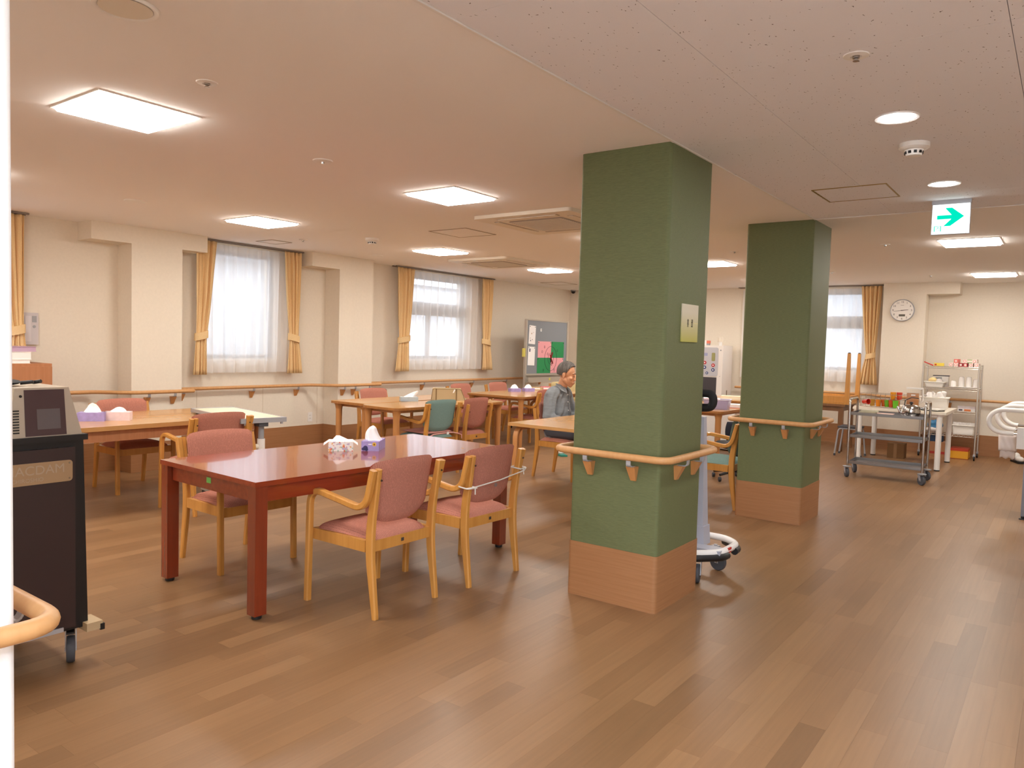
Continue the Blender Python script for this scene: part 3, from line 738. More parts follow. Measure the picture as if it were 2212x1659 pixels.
# ================================================================== WALL THINGS
ck = thing('wall_clock', 'round white wall clock on the pilaster beside the far window', 'clock', (-2.052, YP, 2.092))
b = B(); b.lathe([(0.163, 0.0), (0.165, -0.03), (0.158, -0.042), (0.150, -0.036)], (0, 0, 0), 40, 'Y'); b.build('case', LGREY, ck, 50)
b = B(); b.lathe([(0.151, -0.036), (0.151, -0.0375)], (0, 0, 0), 40, 'Y'); b.build('dial', mat('dial_white', (232, 228, 222), rough=0.5), ck)
INK = mat('dark_ink', (60, 52, 50), rough=0.7)
for n in range(1, 13):
    a = PI/2-n*PI/6; text('numeral', str(n), 0.040, INK, ck, (0.124*math.cos(a), -0.0380, 0.124*math.sin(a)), (PI/2, 0, 0))
def hand(name, ang, L, w_):
    q = B(); q.hexa([(-0.018, -0.0395, -w_/2), (L, -0.0395, -w_/4), (L, -0.0395, w_/4), (-0.018, -0.0395, w_/2)], [(-0.018, -0.0405, -w_/2), (L, -0.0405, -w_/4), (L, -0.0405, w_/4), (-0.018, -0.0405, w_/2)])
    h = q.build(name, INK, ck); h.rotation_euler = (0, -ang, 0)
hand('hour_hand', math.radians(5), 0.082, 0.010); hand('minute_hand', math.radians(188), 0.115, 0.006)
B().box(-0.042, 0.042, -0.0385, -0.0375, -0.090, -0.058).build('digital_display', mat('lcd_grey', (96, 92, 82), rough=0.3), ck)
B().box(-0.022, 0.022, -0.0385, -0.0375, 0.073, 0.078).build('maker_mark', mat('faint_mark', (150, 140, 134), rough=0.6), ck)
# sign on the nearest column
sg = thing('column_sign', 'pale yellow-green sign plate on the right face of the nearest column', 'sign', (CX+0.001, 3.98, 1.569))
def sign_mat():
    m = mat('sign_print', (196, 190, 150), rough=0.4); nt = m.node_tree; bb = nt.nodes['Principled BSDF']
    tc = nt.nodes.new('ShaderNodeTexCoord'); sx = nt.nodes.new('ShaderNodeSeparateXYZ'); nt.links.new(tc.outputs['Object'], sx.inputs[0])
    mr = nt.nodes.new('ShaderNodeMapRange'); mr.inputs[1].default_value = -0.10; mr.inputs[2].default_value = 0.06; nt.links.new(sx.outputs[2], mr.inputs[0])
    r = nt.nodes.new('ShaderNodeValToRGB'); r.color_ramp.elements[0].color = lin((176, 172, 84)); r.color_ramp.elements[1].color = lin((206, 198, 176)); nt.links.new(mr.outputs[0], r.inputs[0])
    nt.links.new(r.outputs[0], bb.inputs['Base Color']); return m
B().box(0, 0.006, -0.11, 0.11, -0.104, 0.104).bevel(0.0015, 1).build('plate', sign_mat(), sg)
for s_, y, z in (('食', -0.030, 0.010), ('堂', -0.030, -0.012), ('談', 0.026, 0.010), ('話', 0.026, -0.012)):
    text('character', s_, 0.024, mat('sign_ink', (52, 48, 40), rough=0.6), sg, (0.0065, y, z), (PI/2, 0, PI/2))
B().box(0.0055, 0.0066, 0.05, 0.108, 0.0, 0.002).build('thin_line', mat('line_cream', (226, 214, 140), rough=0.5), sg)
# intercom box at far left
ic = thing('intercom_panel', 'pale grey intercom panel on the wall beside the far-left drape', 'intercom', (XW, 3.045, 1.44))
B().box(0, 0.035, -0.066, 0.066, -0.15, 0.15).bevel(0.006, 2).build('housing', mat('intercom_grey', (196, 190, 192), rough=0.5), ic)
B().box(0.035, 0.042, -0.05, 0.0, -0.12, 0.12).bevel(0.006, 2).build('handset', mat('intercom_light', (208, 202, 204), rough=0.45), ic)
B().lathe([(0.014, 0.034), (0.013, 0.038)], (0, 0.03, 0.02), 14, 'X').build('button', GREYP, ic)
B().box(0.034, 0.037, 0.012, 0.05, 0.06, 0.12).build('speaker_grille', GREYP, ic)
wo = thing('wall_outlet', 'white wall outlet low on the wall right of the first window', 'outlet', (XW, 6.337, 0.405))
B().box(0, 0.008, -0.035, 0.035, -0.06, 0.06).bevel(0.003, 2).build('plate', WHITEP, wo)
for z in (-0.02, 0.02):
    for y in (-0.008, 0.008): B().box(0.006, 0.0085, y-0.0015, y+0.0015, z-0.007, z+0.007).build('slot', BLACK, wo)
pq = thing('wooden_plaque', 'small brown wooden plaque on the far wall above the seated man', 'plaque', (-7.62, YP+0.03, 1.42))
B().box(-0.09, 0.09, -0.022, 0, -0.14, 0.14).bevel(0.006, 2).build('board', BROWNW, pq); B().box(-0.07, 0.07, -0.025, -0.022, -0.11, 0.11).build('inset', PAPERW, pq)

# ================================================================== CHAIRS
def pad_seat(zt=0.450, th=0.085, w=0.225, y0=-0.215, y1=0.245):
    def fn(u, v, s):
        cu = (1-abs(u)**6)**0.5 if abs(u) < 1 else 0; cv = (1-abs(v)**6)**0.5 if abs(v) < 1 else 0
        wf = w*(1.0+0.05*v)
        ex = math.copysign(min(abs(u), 1.0), u); rr = 1-0.05*(abs(u)**4)*(abs(v)**4)
        y = (y0+y1)/2+(y1-y0)/2*v*rr; x = wf*ex*rr
        mid = zt-th*0.58-0.006*(v**2)
        dome = (0.28+0.14*(1-u*u)*(1-v*v)) if s > 0 else 0.20
        return (x, y, mid+s*th*dome*cu*cv*1.35)
    b = B(); b.pad(fn, 16, 14); return b
def pad_back(zt=0.800, zb=0.465, w=0.232, th=0.036):
    def fn(u, v, s):
        cu = (1-abs(u)**8)**0.5 if abs(u) < 1 else 0; cv = (1-abs(v)**8)**0.5 if abs(v) < 1 else 0
        top = zt+0.012*(1-u*u)-0.016*abs(u)**14; bot = zb+0.080*abs(u)**3.2
        z = bot+(top-bot)*(v+1)/2
        y = -0.184-(z-0.45)*0.165+0.028*u*u
        x = w*u*(1-0.03*(1-v)*0.5)
        return (x, y+s*th*0.5*cu*cv, z)
    b = B(); b.pad(fn, 18, 14); return b
SEATM, BACKM = {}, {}
def make_chair(label, fab, arms=True, loc=(0, 0, 0), rz=0.0, group=None, w=0.226):
    t = thing('dining_chair', label, 'chair', loc, rz, group)
    pad_seat(w=w-0.004, y1=0.228).build('seat', fab, t, 70)
    pad_back(w=w+0.006).build('backrest', fab, t, 70)
    rear = rpath([(-0.262, 0.0), (-0.205, 0.40), (-0.268, 0.775 if arms else 0.74)], 0.16, 8)
    nr = len(rear); thk = [0.030+0.022*math.sin(PI*min(1, (p[1]/0.8)))**1.2 for p in rear]
    front = rpath([(0.236, 0.0), (0.222, 0.622), (-0.210, 0.560), (-0.262, 0.772)], [0.10, 0.09], 9)
    for s in (-1, 1):
        rl = B().strip(rear, 0.030, thk, s*w).build('rear_leg', CHAIRW, t, 40)
        for (y, z) in ((-0.278, 0.72), (-0.270, 0.66), (-0.256, 0.575), (-0.232, 0.375)):
            if not arms and z > 0.7: continue
            yy = min(rear, key=lambda p: abs(p[1]-z))[0]-0.024
            B().lathe([(0.006, 0.004), (0.005, -0.001)], (s*w, yy, z), 8, 'Y').build('bolt', mat('bolt_dark', (58, 36, 26), rough=0.5), rl)
        B().lathe([(0.010, 0), (0.010, 0.006)], (s*w, -0.262, 0), 8).build('foot_pad', OFFW, rl)
        if arms:
            fl_ = B().strip(front, 0.034, 0.034, s*(w+0.031)).build('front_leg', CHAIRW, t, 40)
            fl_['label'] = 'bent front leg running up into the armrest'
        else:
            fl_ = B().strip([(0.232, 0.0), (0.226, 0.40)], 0.034, [0.026, 0.036], s*(w-0.005)).build('front_leg', CHAIRW, t, 40)
        B().box(s*w-0.014, s*w+0.014, -0.19, 0.225, 0.338, 0.398).build('side_rail', CHAIRW, t)
    B().box(-w+0.012, w-0.012, -0.222, -0.198, 0.338, 0.395).build('rear_rail', CHAIRW, t)
    B().box(-w+0.012, w-0.012, 0.205, 0.228, 0.338, 0.395).build('front_rail', CHAIRW, t)
    B().box(-0.010, 0.010, -0.2236, -0.222, 0.358, 0.376).build('maker_tag', mat('tag_dark', (70, 62, 58), rough=0.5), t)
    return t
G = 'pink upholstered armchairs'
cA = make_chair('pink armchair nearest the camera, its back to us at the red table', PINK, True, (-3.045, 2.885, 0), PI/2, G)
dup(cA, (-3.005, 3.60, 0), PI/2-0.03, 'pink armchair with a white cord tied across its back', G)
dup(cA, (-4.235, 2.83, 0), -PI/2-0.03, 'pink armchair on the far side of the red table, facing us', G)
dup(cA, (-5.705, 3.505, 0), PI/2-0.05, 'pink armchair at the far-left table, its back to us', G)
dup(cA, (-6.91, 3.52, 0), -PI/2, 'pink armchair against the wall behind the far-left table', G)
dup(cA, (-6.955, 6.74, 0), -PI/2, 'pink armchair behind the joined oak tables, beside the second pilaster', G)
dup(cA, (-7.14, 8.68, 0), -PI/2, 'pink armchair by the wall at the near end of the rear oak table', G)
dup(cA, (-7.14, 9.60, 0), -PI/2, 'pink armchair by the wall at the far end of the rear oak table', G)
dup(cA, (-6.02, 8.70, 0), PI/2, 'pink armchair at the rear oak table, just left of the seated man', G)
cN = make_chair('armless pink chair next to the teal armchair', PINK, False, (-5.60, 6.66, 0), PI/2-0.04, 'armless pink chairs', 0.20)
dup(cN, (-4.365, 6.915, 0), -PI/2, 'armless pink chair the man is sitting on', 'armless pink chairs')
cT = make_chair('teal armchair with a pink cushion at the joined oak tables', TEAL, True, (-5.615, 6.08, 0), PI/2-0.06, 'teal armchairs')
dup(cT, (-2.61, 6.79, 0), PI/2+0.05, 'teal armchair standing beside the farther green column', 'teal armchairs')
cC = make_chair('cream armchair at the far end of the rear oak table, under the pinboard', fabric('cream_upholstery', (206, 188, 140)), True, (-6.75, 10.62, 0), PI+0.5, None)
# cord tied across chair back
cord = thing('tied_cord', 'white cord tied across the back of a pink chair', 'cord', (-3.005, 3.60, 0), PI/2-0.03)
WCORD = mat('white_cord', (226, 222, 214), rough=0.8)
b = B(); b.tube([(-0.272, -0.262, 0.588), (-0.235, -0.290, 0.594), (0.0, -0.293, 0.610), (0.235, -0.293, 0.640), (0.272, -0.280, 0.652)], 0.004, 8); b.build('cord', WCORD, cord, 50)
for s in (-1, 1):
    z = 0.588 if s < 0 else 0.652
    b = B(); b.tube(rpath([(s*0.206, -0.288, z), (s*0.277, -0.275, z), (s*0.277, -0.205, z+0.006), (s*0.206, -0.205, z+0.004), (s*0.206, -0.287, z)], 0.012, 3), 0.0045, 8); b.build('loop', WCORD, cord, 50)
    b = B(); b.tube([(s*0.226, -0.292, z), (s*0.230, -0.296, z-0.035)], 0.0035, 6); b.build('loose_end', WCORD, cord)
B().lathe([(0.012, 0.002), (0.012, -0.003)], (-0.05, -0.300, 0.588), 12, 'Y').build('toggle', mat('toggle_grey', (130, 110, 104), rough=0.6), cord)
# pink seat cushion with ties on the teal chair
cu = thing('seat_cushion', 'flat pink cushion tied on the teal armchair', 'cushion', (-5.615, 6.08, 0.440), PI/2-0.06)
def cfn(u, v, s):
    cc = max(0, (1-abs(u)**6))**0.5*max(0, (1-abs(v)**6))**0.5
    return (0.205*u, -0.005+0.20*v, 0.014+s*0.016*cc)
B().pad(cfn, 14, 14).build('pad', mat('cushion_pink', (198, 140, 130), rough=0.9, bump=0.3), cu, 70)
b = B(); b.tube([(-0.235, -0.26, -0.02), (-0.15, -0.262, 0.008), (0.0, -0.265, 0.012), (0.14, -0.262, 0.010), (0.235, -0.262, -0.01)], 0.007, 8); b.build('tie', mat('tie_pink', (214, 160, 150), rough=0.9), cu, 50)
for s in (-1, 1):
    b = B(); b.tube([(s*0.235, -0.25, -0.01), (s*0.255, -0.28, -0.02), (s*0.252, -0.285, -0.06)], 0.006, 6); b.build('tie_end', mat('tie_pink', (214, 160, 150)), cu, 50)
B().box(0.035, 0.065, -0.275, -0.268, -0.004, 0.022).build('care_tag', PAPERW, cu)

# ================================================================== TABLES
RT = 0.705
t1 = thing('dining_table', 'glossy red-brown table with square legs in the foreground', 'table', (-3.648, 3.255, 0), math.radians(-2.5))
B().box(-0.485, 0.485, -0.995, 0.995, RT-0.026, RT).bevel(0.004, 2).build('tabletop', REDW, t1)
for s in (-1, 1):
    B().box(s*0.440-0.011, s*0.440+0.011, -0.915, 0.915, RT-0.112, RT-0.027).build('apron', REDW, t1)
    B().box(-0.405, 0.405, s*0.950-0.011, s*0.950+0.011, RT-0.112, RT-0.027).build('apron', REDW, t1)
    for q in (-1, 1):
        l = B().cbox((s*0.445, q*0.955, (RT-0.026+0.022)/2), (0.068, 0.068, RT-0.026-0.022)).bevel(0.004, 2).build('leg', REDLEG, t1)
        B().lathe([(0.022, 0), (0.026, 0.004), (0.026, 0.022)], (s*0.445, q*0.955, 0), 14).build('foot', BLACK, l)
B().box(-0.035, 0.008, -0.9622, -0.961, RT-0.075, RT-0.045).build('sticker', mat('green_sticker', (120, 196, 96), rough=0.6), t1, label='small pale green sticker')
B().box(0.30, 0.318, 0.70, 0.708, RT, RT+0.0006).build('crumb', mat('yellow_speck', (220, 180, 60)), t1)

t2 = thing('dining_table', 'brown wooden table at far left with tissue boxes on it', 'table', (-6.46, 3.31, 0))
B().box(-0.51, 0.51, -0.97, 0.97, 0.665, 0.70).bevel(0.008, 2).build('tabletop', TABLEW, t2)
for s in (-1, 1):
    B().box(s*0.455-0.011, s*0.455+0.011, -0.86, 0.86, 0.575, 0.664).build('apron', BROWNW, t2)
    B().box(-0.41, 0.41, s*0.915-0.011, s*0.915+0.011, 0.575, 0.664).build('apron', BROWNW, t2)
    for q in (-1, 1): B().cbox((s*0.455, q*0.915, 0.332), (0.06, 0.06, 0.664)).bevel(0.004, 2).build('leg', BROWNW, t2)

def oak_table(label, loc, rz, lx, ly, zt, r=0.10, group='rounded oak tables', legr=0.034):
    t = thing('dining_table', label, 'table', loc, rz, group)
    b = B(); b.prism(rrect(-lx/2, lx/2, -ly/2, ly/2, r, 6), zt-0.028, zt-0.004); b.build('edge_band', TABLEEDGE, t, 40)
    b = B(); b.prism(rrect(-lx/2+0.001, lx/2-0.001, -ly/2+0.001, ly/2-0.001, r, 6), zt-0.005, zt); b.build('tabletop', TABLEW, t, 40)
    for sx in (-1, 1):
        for sy in (-1, 1):
            c = (sx*(lx/2-0.075), sy*(ly/2-0.075), 0)
            q = B(); q.lathe([(legr*0.8, 0), (legr*0.84, 0.01), (legr, zt*0.55), (legr*1.05, zt-0.10), (legr*1.35, zt-0.045), (legr*1.7, zt-0.029)], c, 18)
            l = q.build('leg', LEGW, t, 40); B().lathe([(legr*0.82, 0), (legr*0.82, 0.006)], c, 14).build('foot_cap', BLACK, l)
    B().box(-lx/2+0.09, lx/2-0.09, -ly/2+0.10, ly/2-0.10, zt-0.065, zt-0.029).build('under_frame', LEGW, t)
    return t
oak_table('left one of the two joined oak tables, nearer the wall', (-6.44, 6.52, 0), 0.0, 0.58, 1.72, 0.73, 0.04)
oak_table('right one of the two joined oak tables, where the teal chair stands', (-5.79, 6.43, 0), math.radians(-3), 0.60, 1.78, 0.73, 0.12)
oak_table('rear oak table in front of the pinboard', (-6.36, 9.10, 0), 0.0, 1.00, 1.80, 0.72, 0.08)
# the man's table with bent-wood legs
t5 = thing('dining_table', 'oak table with bent-wood legs where the man sits', 'table', (-3.53, 6.42, 0))
B().box(-0.57, 0.57, -0.90, 0.90, 0.682, 0.71).bevel(0.010, 3).build('tabletop', TABLEW, t5)
for sx in (-1, 1):
    for sy in (-1, 1):
        path = rpath([(sy*0.865, 0.0), (sy*0.865, 0.662), (sy*0.66, 0.662)], 0.10, 7)
        l = B().strip(path, 0.055, 0.034, sx*0.50).build('leg', LEGW, t5, 40); B().cbox((sx*0.5, sy*0.865, 0.003), (0.05, 0.032, 0.006)).build('foot_cap', BLACK, l)
B().box(-0.47, 0.47, -0.66, 0.66, 0.648, 0.681).build('under_frame', LEGW, t5)
# tables between the columns
oak_table('oak table seen between the two columns, with a basket on it', (-3.74, 9.25, 0), 0.0, 1.05, 1.50, 0.71, 0.06)
oak_table('oak table further back between the columns, with folded white cloths', (-4.10, 10.85, 0), 0.0, 1.3, 0.9, 0.72, 0.05)

# over-bed table
ob = thing('overbed_table', 'cream over-bed table on a single post at the end of the brown table', 'table', (-5.93, 3.955, 0), math.atan2(-0.25, 1.05)+0.05)
B().box(-0.56, 0.50, -0.19, 0.19, 0.722, 0.742).bevel(0.004, 2).build('tabletop', mat('cream_laminate', (226, 214, 186), rough=0.35), ob)
for (a, c, d, e) in ((0.50, 0.53, -0.20, 0.20), (-0.585, -0.56, -0.20, 0.20)): B().box(a, c, d, e, 0.706, 0.746).bevel(0.006, 2).build('end_rail', LGREY, ob)
for s in (-1, 1): B().box(-0.56, 0.50, s*0.195-0.005, s*0.195+0.005, 0.712, 0.744).build('side_rail', LGREY, ob)
for s in (-1, 1): B().box(0.512, 0.524, s*0.16-0.010, s*0.16+0.010, 0.690, 0.706).build('stop_pin', LGREY, ob)
B().cbox((0.47, 0.0, 0.690), (0.10, 0.08, 0.034)).bevel(0.006, 2).build('head_bracket', DGREY, ob)
B().cyl((0.47, 0, 0.56), (0.47, 0, 0.675), 0.024, seg=18).build('inner_post', GREYP, ob, 40)
B().cyl((0.47, 0, 0.07), (0.47, 0, 0.565), 0.032, seg=18).build('outer_post', WHITEM, ob, 40)
B().lathe([(0.012, 0.0), (0.012, 0.03), (0.024, 0.034), (0.024, 0.06)], (0.47, -0.09, 0.50), 14, 'Y').build('height_knob', OFFW, ob, 40)
B().box(0.44, 0.50, -0.23, 0.23, 0.045, 0.085).bevel(0.008, 2).build('base_bar', WHITEM, ob)
for s in (-1, 1):
    l = B().box(-0.25, 0.50, s*0.21-0.02, s*0.21+0.02, 0.045, 0.08).bevel(0.006, 2).build('base_leg', WHITEM, ob)
    for xx in (-0.22, 0.46): B().lathe([(0.022, -0.012), (0.024, 0), (0.022, 0.012)], (xx, s*0.21, 0.0235), 16, 'Y').build('caster', DGREY, l, 40)

# ================================================================== TABLE-TOP ITEMS
def tissue_box(label, loc, rz, body, dims=(0.235, 0.115, 0.075), deco=None, peak=0.085, lean=0.02, group='tissue boxes', wide=0.024):
    t = thing('tissue_box', label, 'tissue box', loc, rz, group)
    L, W_, h = dims
    B().box(-L/2, L/2, -W_/2, W_/2, 0, h).bevel(0.003, 2).build('carton', body, t)
    b = B(); b.prism([(0.075*math.cos(a), 0.026*math.sin(a)) for a in [2*PI*k/20 for k in range(20)]], h-0.001, h+0.0008); b.build('opening', mat('film_clear', (210, 206, 214), rough=0.2), t)
    def fn(u, v):
        a = 2*PI*u; tp = 1-v
        rx = 0.055*tp**0.55+0.004; ry = wide*tp**0.5+0.003
        k = 1+0.16*math.sin(5*a+2*v)
        return (rx*k*math.cos(a)+lean*v, ry*k*math.sin(a)+0.012*math.sin(3*v), h+peak*v)
    b = B(); b.grid(fn, 26, 9, True); b.build('tissue', TISSUE, t, 70)
    for (nm, m, p, d) in (deco or []): B().cbox(p, d).build(nm, m, t)
    return t
LAV = mat('lavender_carton', (160, 146, 200), rough=0.5, noise=0.10, nscale=30)
PALEP = mat('pale_pink_carton', (228, 206, 208), rough=0.5, noise=0.05, nscale=30)
YEL = mat('yellow_print', (226, 184, 60), rough=0.5); NAVY = mat('navy_print', (62, 60, 104), rough=0.5)
# on the red table: box front face towards the camera
rzb = math.radians(50)
tb = tissue_box('lavender tissue box with a tall tissue on the red table', (-3.685, 3.475, RT), math.atan2(0.085, 0.077)+PI/2, LAV, (0.20, 0.115, 0.062), None, 0.095, -0.012, wide=0.046)
# camera-facing end of the box is the short side at local -X
tb.rotation_euler = (0, 0, math.radians(124))
for (y, z, r, m, nm) in ((-0.028, 0.044, 0.013, YEL, 'bear_print'), (0.030, 0.018, 0.016, NAVY, 'berry_print'), (0.045, 0.012, 0.010, NAVY, 'berry_print'), (0.022, 0.010, 0.010, NAVY, 'berry_print')):
    B().lathe([(r, -0.0008), (r*0.95, 0.0006)], (-0.1005, y, z), 16, 'X').build(nm, m, tb)
B().box(-0.1008, -0.0995, -0.010, 0.012, 0.040, 0.046).build('print_line', TISSUE, tb)
B().lathe([(0.006, -0.001), (0.005, 0.001)], (-0.1012, -0.028, 0.043), 10, 'X').build('print_dot', mat('brown_print', (130, 80, 30)), tb)
# soft pack, opened white wet-wipe carton with colourful print
sp = thing('tissue_pack', 'crumpled white printed tissue pack beside the lavender box on the red table', 'tissue pack', (-3.80, 3.295, RT), math.radians(139))
def spf(u, v, s):
    cc = max(0, (1-abs(u)**8))**0.5*max(0, (1-abs(v)**8))**0.5
    wob = 0.004*math.sin(7*u+3*v)
    return (0.085*u, 0.066*v, 0.031+s*0.030*cc+wob*cc)
def wipe_mat():
    m = mat('printed_pack', (232, 230, 226), rough=0.45); nt = m.node_tree; bb = nt.nodes['Principled BSDF']
    tc = nt.nodes.new('ShaderNodeTexCoord'); v = nt.nodes.new('ShaderNodeTexVoronoi'); v.inputs['Scale'].default_value = 75; nt.links.new(tc.outputs['Object'], v.inputs['Vector'])
    sc2 = nt.nodes.new('ShaderNodeSeparateColor'); nt.links.new(v.outputs['Color'], sc2.inputs[0])
    r = nt.nodes.new('ShaderNodeValToRGB'); r.color_ramp.interpolation = 'CONSTANT'; e = r.color_ramp.elements
    e[0].position = 0; e[0].color = lin((232, 230, 226)); e[1].position = 0.50; e[1].color = lin((214, 112, 82))
    for p, c in ((0.58, (230, 176, 110)), (0.66, (166, 190, 178)), (0.74, (190, 174, 196)), (0.82, (236, 232, 228))):
        q = e.new(p); q.color = lin(c)
    nt.links.new(sc2.outputs[0], r.inputs[0]); nt.links.new(r.outputs[0], bb.inputs['Base Color']); return m
B().box(-0.066, 0.066, -0.078, 0.078, 0.0, 0.060).bevel(0.008, 3).build('pack', wipe_mat(), sp, 40)
B().box(-0.062, 0.062, -0.074, 0.074, 0.060, 0.0605).build('pack_top', PAPERW, sp)
for s in (-1, 1):
    q = B(); q.hexa([(-0.062, s*0.078, 0.058), (0.062, s*0.078, 0.058), (0.062, s*0.080, 0.058), (-0.062, s*0.080, 0.058)], [(-0.058, s*0.108, 0.036), (0.058, s*0.108, 0.036), (0.058, s*0.109, 0.038), (-0.058, s*0.109, 0.038)]); q.build('flap', PAPERW, sp)
def sfn(u, v):
    a = 2*PI*u; tp = 1-v
    return ((0.058*tp+0.006)*math.cos(a)*(1+0.12*math.sin(4*a)), (0.050*tp+0.010)*math.sin(a)+0.02*v, 0.060+0.034*v)
b = B(); b.grid(sfn, 24, 6, True); b.build('tissue', TISSUE, sp, 70)
tissue_box('lavender tissue box on the far-left table, left of the pale pink one', (-6.415, 2.93, 0.70), math.radians(52), LAV, (0.20, 0.115, 0.07), None, 0.075, 0.0)
tissue_box('pale pink tissue box on the far-left table', (-6.35, 3.105, 0.70), math.radians(52), PALEP, (0.20, 0.115, 0.07), None, 0.04, 0.01)
tissue_box('pale tissue box half hidden behind the warming cabinet', (-6.53, 2.77, 0.70), math.radians(52), mat('white_print_carton', (222, 214, 222), noise=0.3, nscale=60), (0.20, 0.115, 0.055), None, 0.012, 0.0)
tissue_box('grey-blue tissue box with a long drooping tissue on the joined oak tables', (-6.14, 6.33, 0.73), math.radians(55), mat('grey_carton', (176, 190, 198), noise=0.05), (0.20, 0.11, 0.05), None, 0.07, 0.10)
tissue_box('lavender tissue box on the rear oak table, left of its twin', (-6.62, 9.06, 0.72), math.radians(60), LAV, (0.16, 0.115, 0.05), None, 0.06, 0.0, 'tissue boxes on the rear table')
tissue_box('lavender tissue box on the rear oak table, right of its twin', (-6.54, 9.30, 0.72), math.radians(60), LAV, (0.16, 0.115, 0.05), None, 0.06, 0.0, 'tissue boxes on the rear table')
fb_ = thing('fabric_bag', 'olive-beige boxy fabric bag with piped edges on the joined oak tables', 'bag', (-6.02, 6.86, 0.73), math.radians(131))
fb_.scale = (1.15, 1.12, 1.1)
b = B(); b.hexa([(-0.06, -0.20, 0), (0.10, -0.20, 0), (0.10, 0.17, 0), (-0.06, 0.17, 0)], [(-0.045, -0.145, 0.125), (0.085, -0.145, 0.125), (0.085, 0.155, 0.125), (-0.045, 0.155, 0.125)]); b.bevel(0.018, 3)
b.build('body', mat('beige_canvas', (178, 158, 122), rough=0.9, bump=0.4), fb_, 40)
PIPE = mat('dark_piping', (120, 96, 62), rough=0.8)
for s_, x_ in ((-1, -0.058), (1, 0.098)):
    b = B(); b.tube(rpath([(x_, -0.192, 0.01), (x_*0.8+0.002, -0.146, 0.124), (x_*0.8+0.002, 0.15, 0.124), (x_, 0.166, 0.01)], 0.02, 4), 0.0035, 6); b.build('piping', PIPE, fb_, 50)
for y in (-0.10, 0.115): B().hexa([(-0.064, y-0.006, 0.0), (-0.060, y-0.006, 0.0), (-0.060, y+0.006, 0.0), (-0.064, y+0.006, 0.0)], [(-0.049, y-0.006, 0.126), (-0.045, y-0.006, 0.126), (-0.045, y+0.006, 0.126), (-0.049, y+0.006, 0.126)]).build('strap', PIPE, fb_)
B().hexa([(-0.062, -0.075, 0.085), (-0.058, -0.075, 0.085), (-0.058, -0.060, 0.080), (-0.062, -0.060, 0.080)], [(-0.056, -0.088, 0.118), (-0.052, -0.088, 0.118), (-0.052, -0.076, 0.122), (-0.056, -0.076, 0.122)]).build('label_tag', PAPERW, fb_)
# small snack boxes on the rear table
for (x, y, rz, d, c, l) in ((-6.68, 9.72, 0.5, (0.20, 0.09, 0.045), (186, 160, 120), 'tan printed box on the rear oak table beside the tissue boxes'),
                            (-6.60, 9.86, 0.9, (0.17, 0.08, 0.055), (214, 120, 136), 'pink box on the rear oak table'), (-6.42, 9.78, 0.6, (0.14, 0.07, 0.04), (236, 226, 216), 'white box on the rear oak table behind the man')):
    t = thing('snack_box', l, 'box', (x, y, 0.72), rz, 'boxes on the rear table'); mm = mat('snack_%d' % c[1], c, rough=0.5, noise=0.2, nscale=40)
    B().cbox((0, 0, d[2]/2), d).bevel(0.003, 1).build('carton', mm, t); B().cbox((0, -d[1]/2-0.0006, d[2]/2), (d[0]*0.6, 0.001, d[2]*0.5)).build('print', PAPERW, t)

# ================================================================== CASTERS
def caster(parent, x, y, r=0.05, w_=0.028, rz=0.0, zplate=None, brake=False, name='caster'):
    zp = zplate if zplate is not None else 2*r+0.05
    M = Matrix.Translation((x, y, 0)) @ Matrix.Rotation(rz, 4, 'Z')
    b = B(); b.lathe([(r*0.55, -w_/2-0.001), (r*0.93, -w_/2), (r, -w_/4), (r, w_/4), (r*0.93, w_/2), (r*0.55, w_/2+0.001)], (0, 0, r), 24, 'X')
    wh = b.xf(M).build(name, DGREY, parent, 40)
    f = B()
    for s in (-1, 1): f.hexa([(s*(w_/2+0.004)-0.002, -0.012, r-0.008), (s*(w_/2+0.004)+0.002, -0.012, r-0.008), (s*(w_/2+0.004)+0.002, 0.012, r-0.008), (s*(w_/2+0.004)-0.002, 0.012, r-0.008)],
                             [(s*(w_/2+0.004)-0.002, 0.005, zp-0.012), (s*(w_/2+0.004)+0.002, 0.005, zp-0.012), (s*(w_/2+0.004)+0.002, 0.045, zp-0.012), (s*(w_/2+0.004)-0.002, 0.045, zp-0.012)])
    f.box(-w_/2-0.006, w_/2+0.006, 0.003, 0.047, zp-0.014, zp-0.008); f.cyl((0, 0.025, zp-0.010), (0, 0.025, zp), 0.012, seg=10)
    f.xf(M).build('fork', LGREY, wh)
    h = B(); h.cyl((-w_/2-0.007, 0, r), (w_/2+0.007, 0, r), 0.006, seg=8); h.xf(M).build('axle', STEEL, wh)
    if brake: B().cbox((0, -0.035, zp-0.02), (w_, 0.05, 0.008)).xf(M).build('brake_lever', BLACK, wh)

# ================================================================== WARMING CABINET ON WHEELS (left)
PL_TAN = mat('plate_tan', (168, 140, 108), rough=0.35, metal=0.3)
wc = thing('meal_cart', 'dark brown wheeled cabinet with a tan name plate at the left edge', 'cart', (-3.62, 1.10, 0))
xf, yr, yl = 0.29, 0.395, -0.42
DKB = mat('dark_brown_panel', (52, 38, 38), rough=0.35); DKK = mat('black_frame', (26, 24, 25), rough=0.4)
b = B(); b.hexa([(-0.29, yl, 0.165), (xf-0.01, yl, 0.165), (xf-0.01, yr+0.012, 0.165), (-0.29, yr+0.012, 0.165)], [(-0.29, yl, 0.975), (xf-0.01, yl, 0.975), (xf-0.01, yr-0.006, 0.975), (-0.29, yr-0.006, 0.975)]); b.bevel(0.02, 3); b.build('body', DKK, wc, 40)
b = B(); b.box(-0.30, xf+0.01, yl-0.01, yr+0.004, 0.972, 0.996); b.bevel(0.010, 3); b.build('top', DKK, wc, 40)
dr = B().box(xf-0.012, xf+0.006, yl+0.02, yr-0.045, 0.18, 0.945).bevel(0.010, 3).build('door', DKB, wc, 40)
